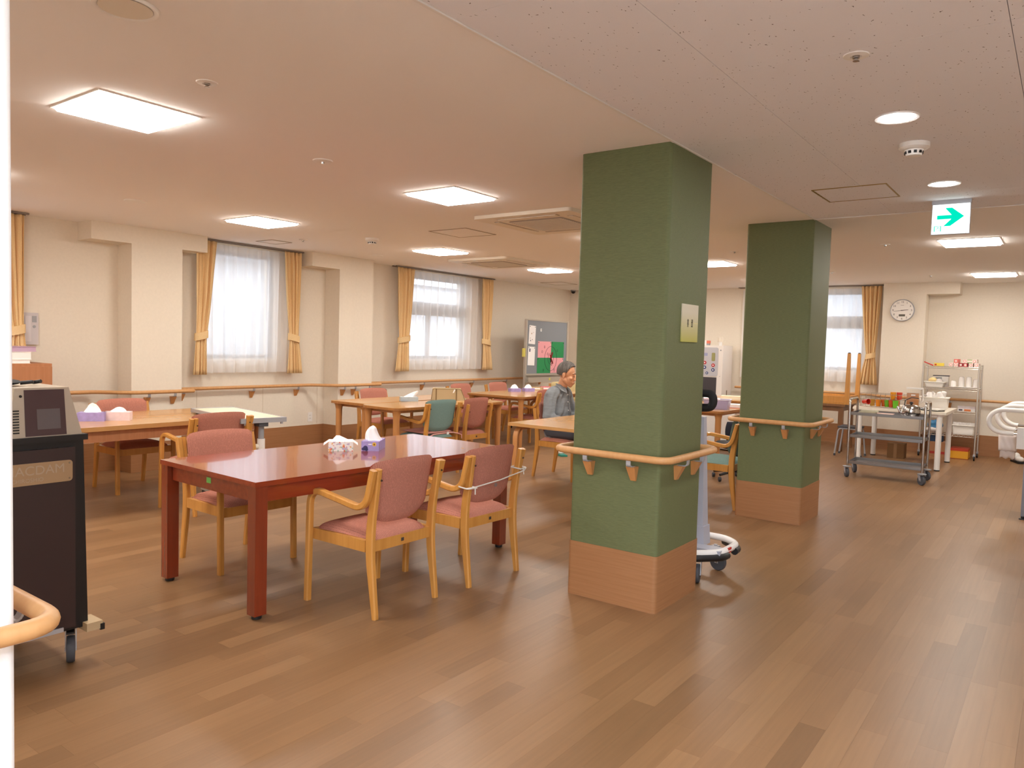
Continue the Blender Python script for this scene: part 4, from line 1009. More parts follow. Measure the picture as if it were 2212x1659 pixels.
pp = [(y, z) for y, z in rrect(-0.34, 0.338, 0.805, 0.893, 0.014, 4)]
b = B(); b.hexa([(xf+0.006, y, z) for y, z in pp], [(xf+0.0085, y, z) for y, z in pp]); npl = b.build('name_plate', PL_TAN, dr, label='tan metal name plate')
LET = mat('plate_letters', (178, 158, 136), rough=0.3, metal=0.3)
text('plate_lettering', 'MACDAM', 0.052, LET, dr, (xf+0.009, 0.195, 0.861), (PI/2, 0, PI/2))
text('plate_lettering', 'ICHIROSHIO', 0.022, LET, dr, (xf+0.009, 0.165, 0.824), (PI/2, 0, PI/2))
for z in (0.817, 0.881): B().lathe([(0.004, 0), (0.003, 0.003)], (xf+0.0085, 0.326, z), 8, 'X').build('rivet', STEEL, dr)
B().box(xf-0.02, xf+0.012, 0.12, 0.30, 0.172, 0.190).build('lower_label', LGREY, wc)
B().box(xf-0.08, xf+0.03, yr-0.01, yr+0.055, 0.150, 0.185).bevel(0.010, 2).build('corner_bumper', mat('bumper_tan', (190, 166, 130), rough=0.5), wc, 40)
B().box(xf-0.082, xf+0.034, yr+0.045, yr+0.062, 0.145, 0.172).bevel(0.006, 2).build('bumper_rubber', BLACK, wc, 40)
for (x, y) in ((0.215, 0.365), (0.20, -0.36), (-0.24, 0.33), (-0.24, -0.36)): caster(wc, x, y, 0.058, 0.032, 1.15, 0.165, True)
# tabletop dispenser on the cabinet
du = thing('tabletop_dispenser', 'silver and dark tabletop unit with a small screen on the brown cabinet', 'appliance', (-3.62, 1.10, 0.996))
SILV = mat('champagne_silver', (184, 172, 156), rough=0.35, metal=0.4)
y0, y1 = 0.105, 0.382
b = B(); b.hexa([(-0.22, y0, 0), (xf-0.005, y0, 0), (xf-0.005, y1, 0), (-0.22, y1, 0)], [(-0.20, y0+0.03, 0.198), (xf-0.022, y0+0.03, 0.198), (xf-0.022, y1-0.046, 0.198), (-0.20, y1-0.046, 0.198)]); b.bevel(0.006, 2); b.build('housing', SILV, du, 40)
b = B(); b.hexa([(xf-0.006, y0+0.062, 0.004), (xf-0.002, y0+0.062, 0.004), (xf-0.002, y1-0.062, 0.004), (xf-0.006, y1-0.062, 0.004)], [(xf-0.022, y0+0.062, 0.190), (xf-0.018, y0+0.062, 0.190), (xf-0.018, y1-0.066, 0.190), (xf-0.022, y1-0.066, 0.190)])
fp = b.build('front_panel', mat('maroon_panel', (74, 54, 56), rough=0.25), du)
b = B(); b.hexa([(xf-0.0035, y0+0.105, 0.030), (xf-0.001, y0+0.105, 0.030), (xf-0.001, y1-0.085, 0.030), (xf-0.0035, y1-0.085, 0.030)], [(xf-0.013, y0+0.105, 0.112), (xf-0.0105, y0+0.105, 0.112), (xf-0.0105, y1-0.085, 0.112), (xf-0.013, y1-0.085, 0.112)])
b.build('screen', mat('screen_grey', (96, 88, 90), rough=0.2), fp)
B().lathe([(0.006, 0), (0.005, 0.003)], (xf-0.020, y0+0.05, 0.165), 12, 'X').build('lock', BLACK, du)
for k in range(9): B().box(xf-0.011+k*0.0006, xf-0.0035-k*0.0006, y0+0.018, y0+0.040, 0.018+k*0.011, 0.023+k*0.011).build('vent_slot', BLACK, du)
pc = thing('black_pouch', 'black pouch and crumpled white cloth lying on the silver unit', 'pouch', (-3.52, 1.26, 1.194))
b = B(); b.sph((0, -0.03, 0.016), 1.0, 2, (0.085, 0.09, 0.016)); b.build('pouch', SOFTB, pc, 60)
b = B(); b.tube([(0.02, 0.05, 0.012), (0.03, 0.09, 0.016), (0.0, 0.11, 0.012), (0.03, 0.125, 0.018)], 0.008, 8); b.build('cord', BLACK, pc, 60)
b = B(); b.sph((0.01, -0.05, 0.032), 1.0, 2, (0.05, 0.05, 0.014)); b.build('white_cloth', TISSUE, pc, 60)
# brown low cabinet with books by the far-left window
lc = thing('wall_cabinet', 'brown wooden cabinet against the wall behind the wheeled cabinet', 'cabinet', (-7.68, 2.52, 0))
B().box(-0.21, 0.23, -0.53, 0.53, 0.0, 1.128).bevel(0.004, 2).build('body', BROWNW, lc)
for k in range(2):
    d = B().box(0.23, 0.248, -0.525+k*0.53, -0.005+k*0.53, 0.06, 1.10).bevel(0.003, 1).build('door', BROWNW, lc); B().box(0.248, 0.262, -0.03+k*0.05, -0.015+k*0.05, 0.6, 0.72).build('handle', STEELB, d)
for (z, h, c, l, y0_, y1_) in ((1.128, 0.035, (232, 226, 216), 'cream book at the bottom of the stack on the brown cabinet', -0.15, 0.36), (1.163, 0.07, (240, 236, 232), 'thick white book in the middle of the stack on the brown cabinet', -0.15, 0.37), (1.233, 0.045, (190, 160, 184), 'mauve book on top of the stack on the brown cabinet', -0.15, 0.41)):
    t = thing('book', l, 'book', (-7.62, 2.52, z), 0.03, 'books on the brown cabinet')
    mm = mat('cover_%d' % c[1], c, rough=0.6); B().box(-0.13, 0.14, y0_, y1_, 0.003, h-0.003).build('pages', mm if c[0] == 190 else PAPERW, t)
    for za in (0.0, h-0.003): B().box(-0.135, 0.145, y0_-0.004, y1_+0.004, za, za+0.003).build('cover', mm, t)
    B().box(-0.138, -0.135, y0_-0.004, y1_+0.004, 0, h).build('spine', mm, t)

# ================================================================== PINBOARD
pbd = thing('pinboard', 'grey standing pinboard with pink and green sheets near the far corner', 'notice board', (-7.3, 10.91, 0))
FR = mat('board_frame', (176, 168, 156), rough=0.4, metal=0.3)
B().box(-0.03, 0.0, -0.615, 0.615, 0.935, 1.83).build('panel', mat('grey_felt', (128, 132, 138), rough=0.95, bump=0.3), pbd)
for s in (-1, 1):
    B().box(-0.034, 0.008, s*0.63-0.018, s*0.63+0.018, 0.06, 1.845).bevel(0.004, 1).build('upright', FR, pbd)
    f = B().box(-0.30, 0.28, s*0.63-0.022, s*0.63+0.022, 0.055, 0.085).bevel(0.005, 1).build('foot', FR, pbd)
    for xx in (-0.27, 0.25): B().lathe([(0.024, -0.012), (0.026, 0), (0.024, 0.012)], (xx, s*0.63, 0.027), 14, 'Y').build('caster', BLACK, f, 40)
B().box(-0.034, 0.008, -0.63, 0.63, 1.83, 1.85).build('top_rail', FR, pbd); B().box(-0.034, 0.010, -0.63, 0.63, 0.905, 0.935).build('bottom_rail', FR, pbd)
B().box(-0.034, 0.070, -0.63, 0.63, 0.79, 0.80).build('tray', FR, pbd); B().box(0.062, 0.072, -0.63, 0.63, 0.79, 0.875).build('tray_front', FR, pbd); B().box(-0.034, -0.02, -0.63, 0.63, 0.79, 0.90).build('tray_back', FR, pbd)
def sheet(name, label, y0, y1, z0, z1, c, x=0.001, tilt=0.0, cat='paper', group=None):
    t = thing(name, label, cat, (-7.3+x, 10.91+(y0+y1)/2, (z0+z1)/2), 0, group); t.rotation_euler = (tilt, 0, 0)
    h, w_ = (z1-z0)/2, (y1-y0)/2
    B().box(0, 0.0015, -w_, w_, -h, h).build('sheet', mat('sheet_%d_%d' % (c[0], c[1]), c, rough=0.8), t)
    for yy in (-w_+0.02, w_-0.02):
        B().lathe([(0.008, 0.001), (0.006, 0.008)], (0, yy, h-0.02), 8, 'X').build('pin', mat('pin_dark', (50, 48, 60)), t)
    return t
MARK = mat('marker_line', (46, 44, 50), rough=0.7)
GP, GG = (226, 158, 164), (40, 132, 78)
p1 = sheet('notice_sheet', 'tall white sheet with drawings at the top left of the pinboard', -0.56, -0.37, 1.435, 1.745, (232, 230, 230), 0.001, -0.05)
for (y, z, s, c) in ((-0.02, 0.02, 0.018, (150, 110, 60)), (0.03, 0.04, 0.010, (90, 70, 90)), (-0.04, -0.10, 0.02, (70, 70, 90)), (0.01, -0.08, 0.014, (70, 90, 80)), (-0.05, -0.06, 0.012, (110, 100, 90))):
    B().box(0.0012, 0.0022, y-s/2, y+s/2, z-s*0.6, z+s*0.6).build('drawing', mat('drw_%d' % c[0], c), p1)
p2 = sheet('notice_sheet', 'blank white sheet at the lower left of the pinboard', -0.575, -0.375, 1.075, 1.39, (236, 236, 236), 0.001, -0.03)
B().box(0.0012, 0.0022, -0.07, -0.035, 0.07, 0.125).build('drawing', mat('drw_blue', (92, 92, 120)), p2)
qs = [('pink paper sheet at the upper left of the dial on the pinboard', -0.285, 0.120, 1.207, 1.485, GP, '9 \u2190'), ('green paper sheet at the upper right of the dial on the pinboard', 0.126, 0.530, 1.207, 1.485, GG, '/'),
      ('green paper sheet at the lower left of the dial on the pinboard', -0.300, 0.112, 0.940, 1.202, GG, '8 '), ('pink paper sheet at the lower right of the dial on the pinboard', 0.118, 0.520, 0.940, 1.202, GP, 'G8')]
for l, a, c, d, e, co, tx in qs:
    q = sheet('dial_sheet', l, a, c, d, e, co, 0.001, 0.0, 'paper', 'dial sheets')
sp_ = thing('paper_spinner', 'red paper spinner with drawn rings at the centre of the coloured sheets', 'spinner', (-7.3, 11.025, 1.190))
for r in (0.19, 0.085):
    b = B(); b.tube([(0.0035, r*math.cos(a), r*1.12*math.sin(a)) for a in [2*PI*k/40 for k in range(40)]], 0.0028, 6, True); b.build('drawn_ring', MARK, sp_, 50)
for (a, L, c, w_) in ((1.2, 0.12, (130, 30, 24), 0.036), (1.9, 0.075, (156, 40, 30), 0.03), (-0.9, 0.11, (120, 28, 26), 0.034), (-1.6, 0.07, (60, 26, 24), 0.026)):
    q = B(); q.hexa([(0.006, -w_/2, 0), (0.006, w_/2, 0), (0.006, w_*0.35, L), (0.006, -w_*0.35, L)], [(0.011, -w_/2, 0), (0.011, w_/2, 0), (0.011, w_*0.35, L), (0.011, -w_*0.35, L)])
    f = q.build('blade', mat('red_paper_%d' % c[0], c, rough=0.7), sp_); f.rotation_euler = (a-PI/2, 0, 0)
for (y, z) in ((-0.20, 0.20), (-0.27, 0.12), (0.20, 0.14), (-0.22, -0.20), (0.12, -0.20), (0.03, -0.10), (-0.10, 0.08), (0.05, 0.09)):
    b = B(); b.tube([(0.0035, y+0.016*math.cos(a), z+0.022*math.sin(a)) for a in [2*PI*k/14 for k in range(14)]], 0.002, 5, True); b.build('drawn_mark', MARK, sp_)
sm = sheet('notice_slip', 'tiny white slip at the top of the pinboard', -0.225, -0.185, 1.655, 1.70, (236, 236, 240))
B().box(-0.03, 0.012, -0.70, -0.665, 1.22, 1.36).build('sticky_note', mat('yellow_note', (206, 196, 100), rough=0.8), pbd)
B().box(0.0725, 0.0735, -0.03, 0.02, 0.82, 0.86).build('tray_sticker', mat('yellow_note', (206, 196, 100)), pbd)

# ================================================================== PLATFORM WALKER BEHIND THE NEAREST COLUMN
wk = thing('platform_walker', 'grey wheeled walker with a tapered post and black armrest behind the nearest column', 'walker', (-1.97, 4.58, 0))
WG = mat('walker_grey', (170, 172, 184), rough=0.4)
loop = rpath([(-0.28, 0.25, 0.185), (0.20, 0.25, 0.185), (0.315, 0.15, 0.185), (0.315, -0.12, 0.185), (0.18, -0.27, 0.185), (-0.28, -0.27, 0.185), ], [0.06, 0.06, 0.06, 0.06], 4)
b = B(); b.tube(loop, 0.022, 12); b.build('base_frame', WHITEM, wk, 50)
b = B(); b.box(0.02, 0.32, -0.16, -0.05, 0.160, 0.20); b.bevel(0.01, 2); b.build('base_plate', WG, wk, 40)
for sub in (rpath([(0.0, -0.283, 0.160), (0.185, -0.283, 0.160), (0.328, -0.125, 0.160), (0.330, -0.06, 0.160)], 0.06, 4), rpath([(0.19, 0.264, 0.160), (0.325, 0.155, 0.160), (0.332, 0.06, 0.160)], 0.06, 4)):
    b = B(); b.tube(sub, 0.023, 10); b.build('bumper', BLACK, wk, 50)
B().cbox((0.318, -0.03, 0.188), (0.036, 0.05, 0.03)).build('red_mark', mat('red_mark', (190, 44, 30), rough=0.5), wk)
for (x, y, rz) in ((0.205, -0.215, 0.25), (0.205, 0.125, 1.3), (-0.25, -0.22, 0.3), (-0.25, 0.20, 1.0)): caster(wk, x, y, 0.058, 0.03, rz, 0.165)
b = B(); b.hexa([(0.06, -0.06, 0.19), (0.175, -0.06, 0.19), (0.175, 0.05, 0.19), (0.06, 0.05, 0.19)], [(0.065, -0.055, 0.31), (0.168, -0.055, 0.31), (0.168, 0.045, 0.31), (0.065, 0.045, 0.31)]); b.bevel(0.006, 2); b.build('post_socket', WG, wk, 40)
b = B(); b.hexa([(0.072, -0.048, 0.30), (0.160, -0.048, 0.30), (0.160, 0.038, 0.30), (0.072, 0.038, 0.30)], [(0.092, -0.024, 1.00), (0.130, -0.024, 1.00), (0.130, 0.016, 1.00), (0.092, 0.016, 1.00)]); b.bevel(0.006, 2); b.build('post', WG, wk, 40)
b = B(); b.cyl((0.03, -0.004, 0.70), (0.03, -0.004, 1.10), 0.016, seg=14); b.build('inner_post', LGREY, wk, 40)
b = B(); b.tube(rpath([(-0.36, 0.0, 1.150), (0.175, 0.0, 1.150), (0.175, 0.0, 1.060), (0.075, 0.0, 1.055)], 0.044, 6), 0.026, 14); b.sph((0.075, 0, 1.055), 0.026, 2); b.build('armrest', SOFTB, wk, 50)
b = B(); b.tube([(-0.10, -0.03, 1.085), (0.03, -0.035, 1.098), (0.10, -0.036, 1.102)], 0.016, 10); b.build('hand_grip', mat('orange_grip', (176, 84, 40), rough=0.5), wk, 50)
B().box(-0.30, 0.09, -0.05, 0.05, 1.10, 1.122).build('armrest_plate', LGREY, wk)

# ================================================================== TEA SERVER, BASKET, CLOTHS BETWEEN THE COLUMNS
ds = thing('tea_server', 'white tea server with red and blue buttons at the far wall', 'drinks machine', (-4.93, 12.52, 0))
SRV = mat('server_white', (226, 220, 214), rough=0.35)
B().box(-0.235, 0.235, -0.20, 0.24, 0.02, 1.50).bevel(0.010, 2).build('cabinet', SRV, ds, 40)
b = B(); pp = rrect(-0.20, 0.155, 0.98, 1.465, 0.03, 4); b.hexa([(x, -0.201, z) for x, z in pp], [(x, -0.208, z) for x, z in pp]); cp = b.build('control_panel', mat('panel_silver', (184, 184, 190), rough=0.3), ds)
BR, BB = mat('red_button', (180, 38, 40), rough=0.3), mat('blue_button', (52, 70, 120), rough=0.3)
for (x, z, r, m) in ((-0.075, 1.205, 0.030, BR), (-0.075, 1.125, 0.030, BB), (0.075, 1.165, 0.030, BR), (0.075, 1.085, 0.030, BB), (-0.12, 1.03, 0.024, BR), (-0.03, 1.03, 0.024, BB)):
    q = B().lathe([(r, -0.208), (r*0.95, -0.214)], (x, 0, z), 18, 'Y').build('button', m, cp, 40); B().lathe([(r*0.4, -0.214), (r*0.35, -0.2155)], (x, 0, z), 10, 'Y').build('button_mark', PAPERW, q)
b = B(); pp = rrect(0.045, 0.105, 1.235, 1.375, 0.015, 3); b.hexa([(x, -0.208, z) for x, z in pp], [(x, -0.212, z) for x, z in pp]); b.build('indicator_window', mat('olive_display', (150, 146, 96), rough=0.3), cp)
B().box(-0.12, -0.03, -0.2095, -0.208, 1.32, 1.37).build('panel_label', mat('label_blue', (150, 156, 190)), cp)
B().box(-0.22, 0.14, -0.203, -0.20, 0.62, 0.96).build('dispense_recess', mat('recess_grey', (64, 60, 64), rough=0.4), ds); B().box(-0.20, 0.12, -0.26, -0.20, 0.60, 0.625).build('drip_tray', STEELB, ds)
B().lathe([(0.012, -0.2), (0.011, -0.205)], (0.195, 0, 1.42), 12, 'Y').build('key_lock', GREYP, ds); B().lathe([(0.006, -0.2), (0.006, -0.203)], (0.195, 0, 0.98), 8, 'Y').build('screw', GREYP, ds)
B().box(0.235, 0.2365, 0.02, 0.06, 0.66, 0.74).build('side_label', mat('label_brown', (130, 110, 90)), ds)
for (x, y) in ((-0.19, -0.16), (0.19, -0.16), (-0.19, 0.2), (0.19, 0.2)): B().lathe([(0.02, 0), (0.02, 0.022)], (x, y, 0), 10).build('foot', BLACK, ds)
bt_ = thing('white_bottle', 'white bottle standing on the tea server', 'bottle', (-4.80, 12.46, 1.50))
B().lathe([(0.028, 0), (0.028, 0.055), (0.032, 0.062)], (0, 0, 0), 16).build('neck', WHITEP, bt_, 40); B().lathe([(0.045, 0.062), (0.048, 0.07), (0.044, 0.14), (0.03, 0.146)], (0, 0, 0), 18).build('cap_body', OFFW, bt_, 40)
sb_ = thing('small_pack', 'small red and white pack on the tea server', 'pack', (-5.02, 12.42, 1.50)); B().box(-0.05, 0.0, -0.03, 0.03, 0, 0.085).build('white_half', PAPERW, sb_); B().box(0.0, 0.05, -0.03, 0.03, 0.03, 0.08).build('red_half', mat('coral_pack', (220, 120, 96)), sb_); B().box(0.0, 0.045, -0.03, 0.03, 0.0, 0.03).build('grey_half', GREYP, sb_)
bk = thing('plastic_basket', 'translucent lavender basket on the table between the columns', 'basket', (-3.42, 8.86, 0.71), 0.2)
LV = clear_mat('lavender_clear', (186, 180, 208), 0.35)
b = B(); b.hexa([(-0.13, -0.09, 0), (0.13, -0.09, 0), (0.13, 0.09, 0), (-0.13, 0.09, 0)], [(-0.15, -0.11, 0.115), (0.15, -0.11, 0.115), (0.15, 0.11, 0.115), (-0.15, 0.11, 0.115)])
for f in [f for f in b.bm.faces if all(v.co.z > 0.1 for v in f.verts)]: b.bm.faces.remove(f)
q = b.build('tub', LV, bk); md = q.modifiers.new('t', 'SOLIDIFY'); md.thickness = 0.003
b = B(); b.tube([(x, y, 0.116) for x, y in rrect(-0.155, 0.155, -0.115, 0.115, 0.03, 4)], 0.006, 8, True); b.build('rim', mat('rim_lav', (200, 196, 214), rough=0.4), bk, 50)
cl_ = thing('folded_towels', 'white towels with a red edge heaped in the basket', 'towel', (-3.42, 8.86, 0.715), 0.2)
B().box(-0.12, 0.12, -0.08, 0.08, 0.0, 0.09).bevel(0.02, 3).build('towel', TISSUE, cl_, 60); B().box(-0.20, 0.02, -0.07, 0.07, 0.09, 0.125).bevel(0.014, 3).build('towel', TISSUE, cl_, 60); B().box(-0.20, 0.02, -0.076, -0.070, 0.10, 0.118).build('red_edge', mat('red_edge', (200, 90, 70)), cl_)
for (x, y, z, l, c) in ((-3.36, 9.25, 0.71, 'white folded cloth with a red hem on the table between the columns', True), (-3.95, 10.72, 0.72, 'small crumpled cream cloth on the farther table between the columns', False)):
    t = thing('folded_cloth', l, 'cloth', (x, y, z), 0.3, 'cloths between the columns')
    B().box(-0.12, 0.14, -0.09, 0.09, 0.004, 0.045).bevel(0.012, 3).build('cloth', TISSUE if c else mat('cream_cloth', (232, 222, 196), rough=0.9), t, 60)
    B().box(-0.13, 0.15, -0.10, 0.10, 0.0, 0.005).build('under_cloth', mat('red_hem', (196, 96, 70)) if c else OFFW, t)
wb_ = thing('rolling_chair', 'dark rolling chair behind the teal chair near the farther column', 'chair', (-2.90, 8.13, 0), 0.6)
for k in range(5):
    a = 2*PI*k/5; l = B(); l.tube([(0.02*math.cos(a), 0.02*math.sin(a), 0.11), (0.25*math.cos(a), 0.25*math.sin(a), 0.075)], [0.022, 0.014], 8); l = l.build('base_leg', BLACK, wb_, 50)
    B().lathe([(0.024, -0.014), (0.027, 0), (0.024, 0.014)], (0.25*math.cos(a), 0.25*math.sin(a), 0.028), 14, 'X').build('caster', DGREY, l, 40)
B().cyl((0, 0, 0.09), (0, 0, 0.36), 0.024, seg=12).build('gas_post', DGREY, wb_, 40)
B().pad(lambda u, v, s_: (0.20*u, 0.20*v, 0.39+s_*0.035*max(0, 1-u**6)**0.5*max(0, 1-v**6)**0.5), 12, 12).build('seat', SOFTB, wb_, 70)
B().pad(lambda u, v, s_: (0.18*u*(1-0.1*v*v), -0.20+s_*0.03*max(0, 1-u**4)**0.5*max(0, 1-v**4)**0.5, 0.56+0.10*v), 12, 12).build('backrest', mat('navy_cloth', (34, 38, 52), rough=0.85), wb_, 70)
b = B(); b.tube([(0, -0.05, 0.36), (0, -0.22, 0.37), (0, -0.235, 0.55)], 0.015, 8); b.build('back_bar', BLACK, wb_, 50)
wx = thing('storage_cabinet', 'low white cabinet under the table between the columns', 'cabinet', (-4.05, 10.6, 0)); B().box(-0.3, 0.3, -0.2, 0.2, 0.02, 0.62).bevel(0.005, 1).build('body', WHITEM, wx)
d = B().box(-0.29, 0.29, -0.214, -0.20, 0.04, 0.60).bevel(0.003, 1).build('door', WHITEM, wx); B().box(0.15, 0.25, -0.225, -0.214, 0.54, 0.55).build('handle', GREYP, d)
for (x, y) in ((-0.26, -0.16), (0.26, -0.16), (-0.26, 0.16), (0.26, 0.16)): B().lathe([(0.018, 0), (0.018, 0.021)], (x, y, 0), 8).build('foot', BLACK, wx)

# ================================================================== STEEL SERVICE CART
sv = thing('service_cart', 'stainless steel three-tier service cart on wheels', 'cart', (-1.635, 9.55, 0), 0.02)
for s in (-1, 1):
    b = B(); b.tube(rpath([(s*0.385, -0.215, 0.13), (s*0.385, -0.215, 0.905), (s*0.385, 0.215, 0.905), (s*0.385, 0.215, 0.13)], 0.06, 6), 0.0135, 12); b.build('end_frame', STEEL, sv, 50)
for z, h in ((0.735, 0.035), (0.475, 0.035), (0.17, 0.035)):
    b = B(); b.box(-0.375, 0.375, -0.205, 0.205, z-0.012, z-0.008)
    t = b.build('tray', STEELB, sv)
    for q in ((-0.375, 0.375, -0.205, -0.201), (-0.375, 0.375, 0.201, 0.205), (-0.375, -0.371, -0.201, 0.201), (0.371, 0.375, -0.201, 0.201)):
        B().box(*q, z-0.012, z+h-0.014).build('tray_rim', STEELB, t)
for x in (-0.385, 0.385):
    for y in (-0.215, 0.215):
        caster(sv, x, y, 0.054, 0.03, 0.5 if x < 0 else 0.8, 0.125)
        B().lathe([(0.045, 0.122), (0.047, 0.128), (0.016, 0.134)], (x, y, 0), 18).build('bumper_disc', GREYP, sv, 40)
kt = thing('kettle', 'shiny stainless kettle with a black knob on the service cart', 'kettle', (-1.42, 9.56, 0.7275), 0.15)
b = B(); b.lathe([(0.075, 0), (0.092, 0.012), (0.098, 0.06), (0.096, 0.10), (0.090, 0.115), (0.086, 0.118)], (0, 0, 0), 28); b.build('body', STEEL, kt, 60)
b = B(); b.lathe([(0.092, 0.116), (0.088, 0.126), (0.05, 0.142), (0.012, 0.146)], (0, 0, 0), 28); ld = b.build('lid', STEEL, kt, 60)
B().lathe([(0.008, 0.144), (0.010, 0.150), (0.019, 0.156), (0.019, 0.170), (0.010, 0.175)], (0, 0, 0), 16).build('knob', BLACK, ld, 50)
b = B(); b.tube([(-0.085, 0, 0.035), (-0.115, 0, 0.06), (-0.128, 0, 0.095), (-0.142, 0, 0.115)], [0.022, 0.017, 0.013, 0.012], 12); b.build('spout', STEEL, kt, 60)
b = B(); b.tube(rpath([(0.090, -0.03, 0.108), (0.135, -0.032, 0.112), (0.17, 0.0, 0.112), (0.135, 0.032, 0.112), (0.090, 0.03, 0.108)], 0.03, 4), 0.010, 10); b.build('handle', STEEL, kt, 60)
b = B(); b.tube([(-0.07, 0.0, 0.12), (-0.062, 0, 0.19), (0.0, 0, 0.225), (0.07, 0.0, 0.215)], 0.005, 8); b.build('bail_handle', BLACK, kt, 60)
tr = thing('serving_tray', 'pale pink tray on the service cart', 'tray', (-1.78, 9.53, 0.7275), 0.05)
b = B(); b.hexa([(-0.165, -0.12, 0), (0.165, -0.12, 0), (0.165, 0.12, 0), (-0.165, 0.12, 0)], [(-0.185, -0.14, 0.018), (0.185, -0.14, 0.018), (0.185, 0.14, 0.018), (-0.185, 0.14, 0.018)]); b.build('plate', mat('pink_tray', (222, 178, 166), rough=0.4), tr)
B().box(-0.172, 0.172, -0.128, 0.128, 0.0182, 0.0188).build('inner_face', mat('pink_tray_in', (230, 196, 184), rough=0.45), tr)
ft = thing('folded_dishcloths', 'grey-green folded dishcloths on the pink tray', 'cloth', (-1.86, 9.52, 0.7465), 0.1)
for k, (c, dx) in enumerate((((150, 148, 126), 0.0), ((164, 162, 140), 0.02))): B().box(-0.09+dx, 0.09+dx, -0.07, 0.07, k*0.014, 0.014+k*0.014).bevel(0.005, 2).build('cloth', mat('dishcloth_%d' % c[0], c, rough=0.95, bump=0.4), ft, 50)

# ================================================================== WHITE TABLE AND ITS ITEMS
wt = thing('work_table', 'white-legged work table behind the steel cart', 'table', (-1.725, 11.17, 0), 0.0)
B().box(-0.535, 0.535, -0.56, 0.56, 0.705, 0.735).bevel(0.004, 2).build('tabletop', mat('white_laminate', (230, 222, 206), rough=0.35), wt)
B().box(-0.48, 0.48, -0.50, 0.50, 0.665, 0.704).build('under_frame', WHITEM, wt)
for sx in (-1, 1):
    for sy in (-1, 1):
        l = B().cyl((sx*0.46, sy*0.49, 0.012), (sx*0.46, sy*0.49, 0.704), 0.033, seg=20).build('leg', WHITEM, wt, 40); B().lathe([(0.030, 0), (0.034, 0.004), (0.034, 0.014)], (sx*0.46, sy*0.49, 0), 16).build('foot_cap', BLACK, l)
def tub(name, label, loc, rz, a, b_, h, m, cat='tub', group=None, flare=1.08):
    t = thing(name, label, cat, loc, rz, group)
    q = B(); r0 = rrect(-a, a, -b_, b_, 0.02, 4); r1 = rrect(-a*flare, a*flare, -b_*flare, b_*flare, 0.025, 4)
    q.hexa([(x, y, 0) for x, y in r0], [(x, y, h) for x, y in r1])
    for f in [f for f in q.bm.faces if all(v.co.z > h*0.9 for v in f.verts)]: q.bm.faces.remove(f)
    o = q.build('body', m, t, 40); md = o.modifiers.new('t', 'SOLIDIFY'); md.thickness = 0.004; md.offset = -1
    q = B(); q.tube([(x, y, h) for x, y in rrect(-a*flare-0.004, a*flare+0.004, -b_*flare-0.004, b_*flare+0.004, 0.028, 4)], 0.007, 8, True); q.build('rim', m, t, 50)
    return t
CW = mat('tub_white', (232, 228, 220), rough=0.35)
tub('dish_tub', 'large white tub of cups on the work table', (-1.42, 11.38, 0.735), 0.05, 0.155, 0.12, 0.145, CW, group='white tubs')
CUPM = mat('cup_white', (236, 232, 228), rough=0.25)
cup_b = B(); cup_b.lathe([(0.018, 0), (0.027, 0.004), (0.033, 0.018), (0.036, 0.075), (0.037, 0.085), (0.033, 0.085), (0.030, 0.01)], (0, 0, 0), 16); CUPMESH = cup_b.mesh('cup', CUPM, 60)
hb = B(); hb.tube([(0.034, 0, 0.070), (0.056, 0, 0.065), (0.060, 0, 0.040), (0.050, 0, 0.022), (0.032, 0, 0.022)], 0.005, 8); HANDM = hb.mesh('handle', CUPM, 60)
def cup(loc, rot, label, group, handle=True, sc=1.0):
    t = thing('cup', label, 'cup', loc, 0, group); t.rotation_euler = rot; t.scale = (sc, sc, sc)
    share('cup_body', CUPMESH, t, (0, 0, 0))
    if handle: share('handle', HANDM, t, (0, 0, 0))
    return t
for k, (x, y, z, rx, ry) in enumerate(((-1.53, 11.37, 0.86, 1.3, 0.2), (-1.48, 11.35, 0.945, 2.9, 0.3), (-1.44, 11.36, 0.88, 0.4, 1.4), (-1.37, 11.35, 0.955, 2.8, 0.2), (-1.31, 11.39, 0.965, 2.9, -0.2), (-1.32, 11.33, 0.89, 3.0, 0.3), (-1.41, 11.44, 0.88, 1.0, 0.3))):
    cup((x, y, z), (rx, ry, k*0.9), 'white cup piled in the large tub on the work table', 'cups in the large tub')
pt = thing('tea_pitcher', 'clear pitcher of brown tea with a white lid on the work table', 'pitcher', (-1.63, 11.10, 0.735), 0.1)
B().box(-0.075, 0.065, -0.055, 0.055, 0.004, 0.20).bevel(0.008, 2).build('tea', mat('brown_tea', (168, 106, 40), rough=0.12), pt, 40)
B().box(-0.082, 0.072, -0.060, 0.060, 0.0, 0.255).bevel(0.008, 2).build('jug', clear_mat('clear_plastic', (236, 232, 224), 0.93), pt, 40)
B().box(-0.086, 0.11, -0.062, 0.062, 0.255, 0.272).bevel(0.004, 2).build('lid', WHITEP, pt, 40)
b = B(); b.tube(rpath([(0.070, 0, 0.245), (0.108, 0, 0.262), (0.112, 0, 0.10), (0.070, 0, 0.07)], 0.02, 4), 0.009, 8); b.build('handle', WHITEP, pt, 50)
B().cbox((-0.0, -0.0615, 0.175), (0.05, 0.002, 0.014)).build('white_strip', WHITEP, pt)  # small white strip on the jug front
dy = thing('flat_tray', 'white tray with a black underside at the edge of the work table', 'tray', (-1.40, 10.85, 0.735), -0.35)
B().box(-0.14, 0.14, -0.09, 0.09, 0.0, 0.012).build('base', BLACK, dy); b = B(); b.hexa([(-0.145, -0.095, 0.012), (0.145, -0.095, 0.012), (0.145, 0.095, 0.012), (-0.145, 0.095, 0.012)], [(-0.16, -0.11, 0.028), (0.16, -0.11, 0.028), (0.16, 0.11, 0.028), (-0.16, 0.11, 0.028)]); b.build('top', WHITEP, dy)
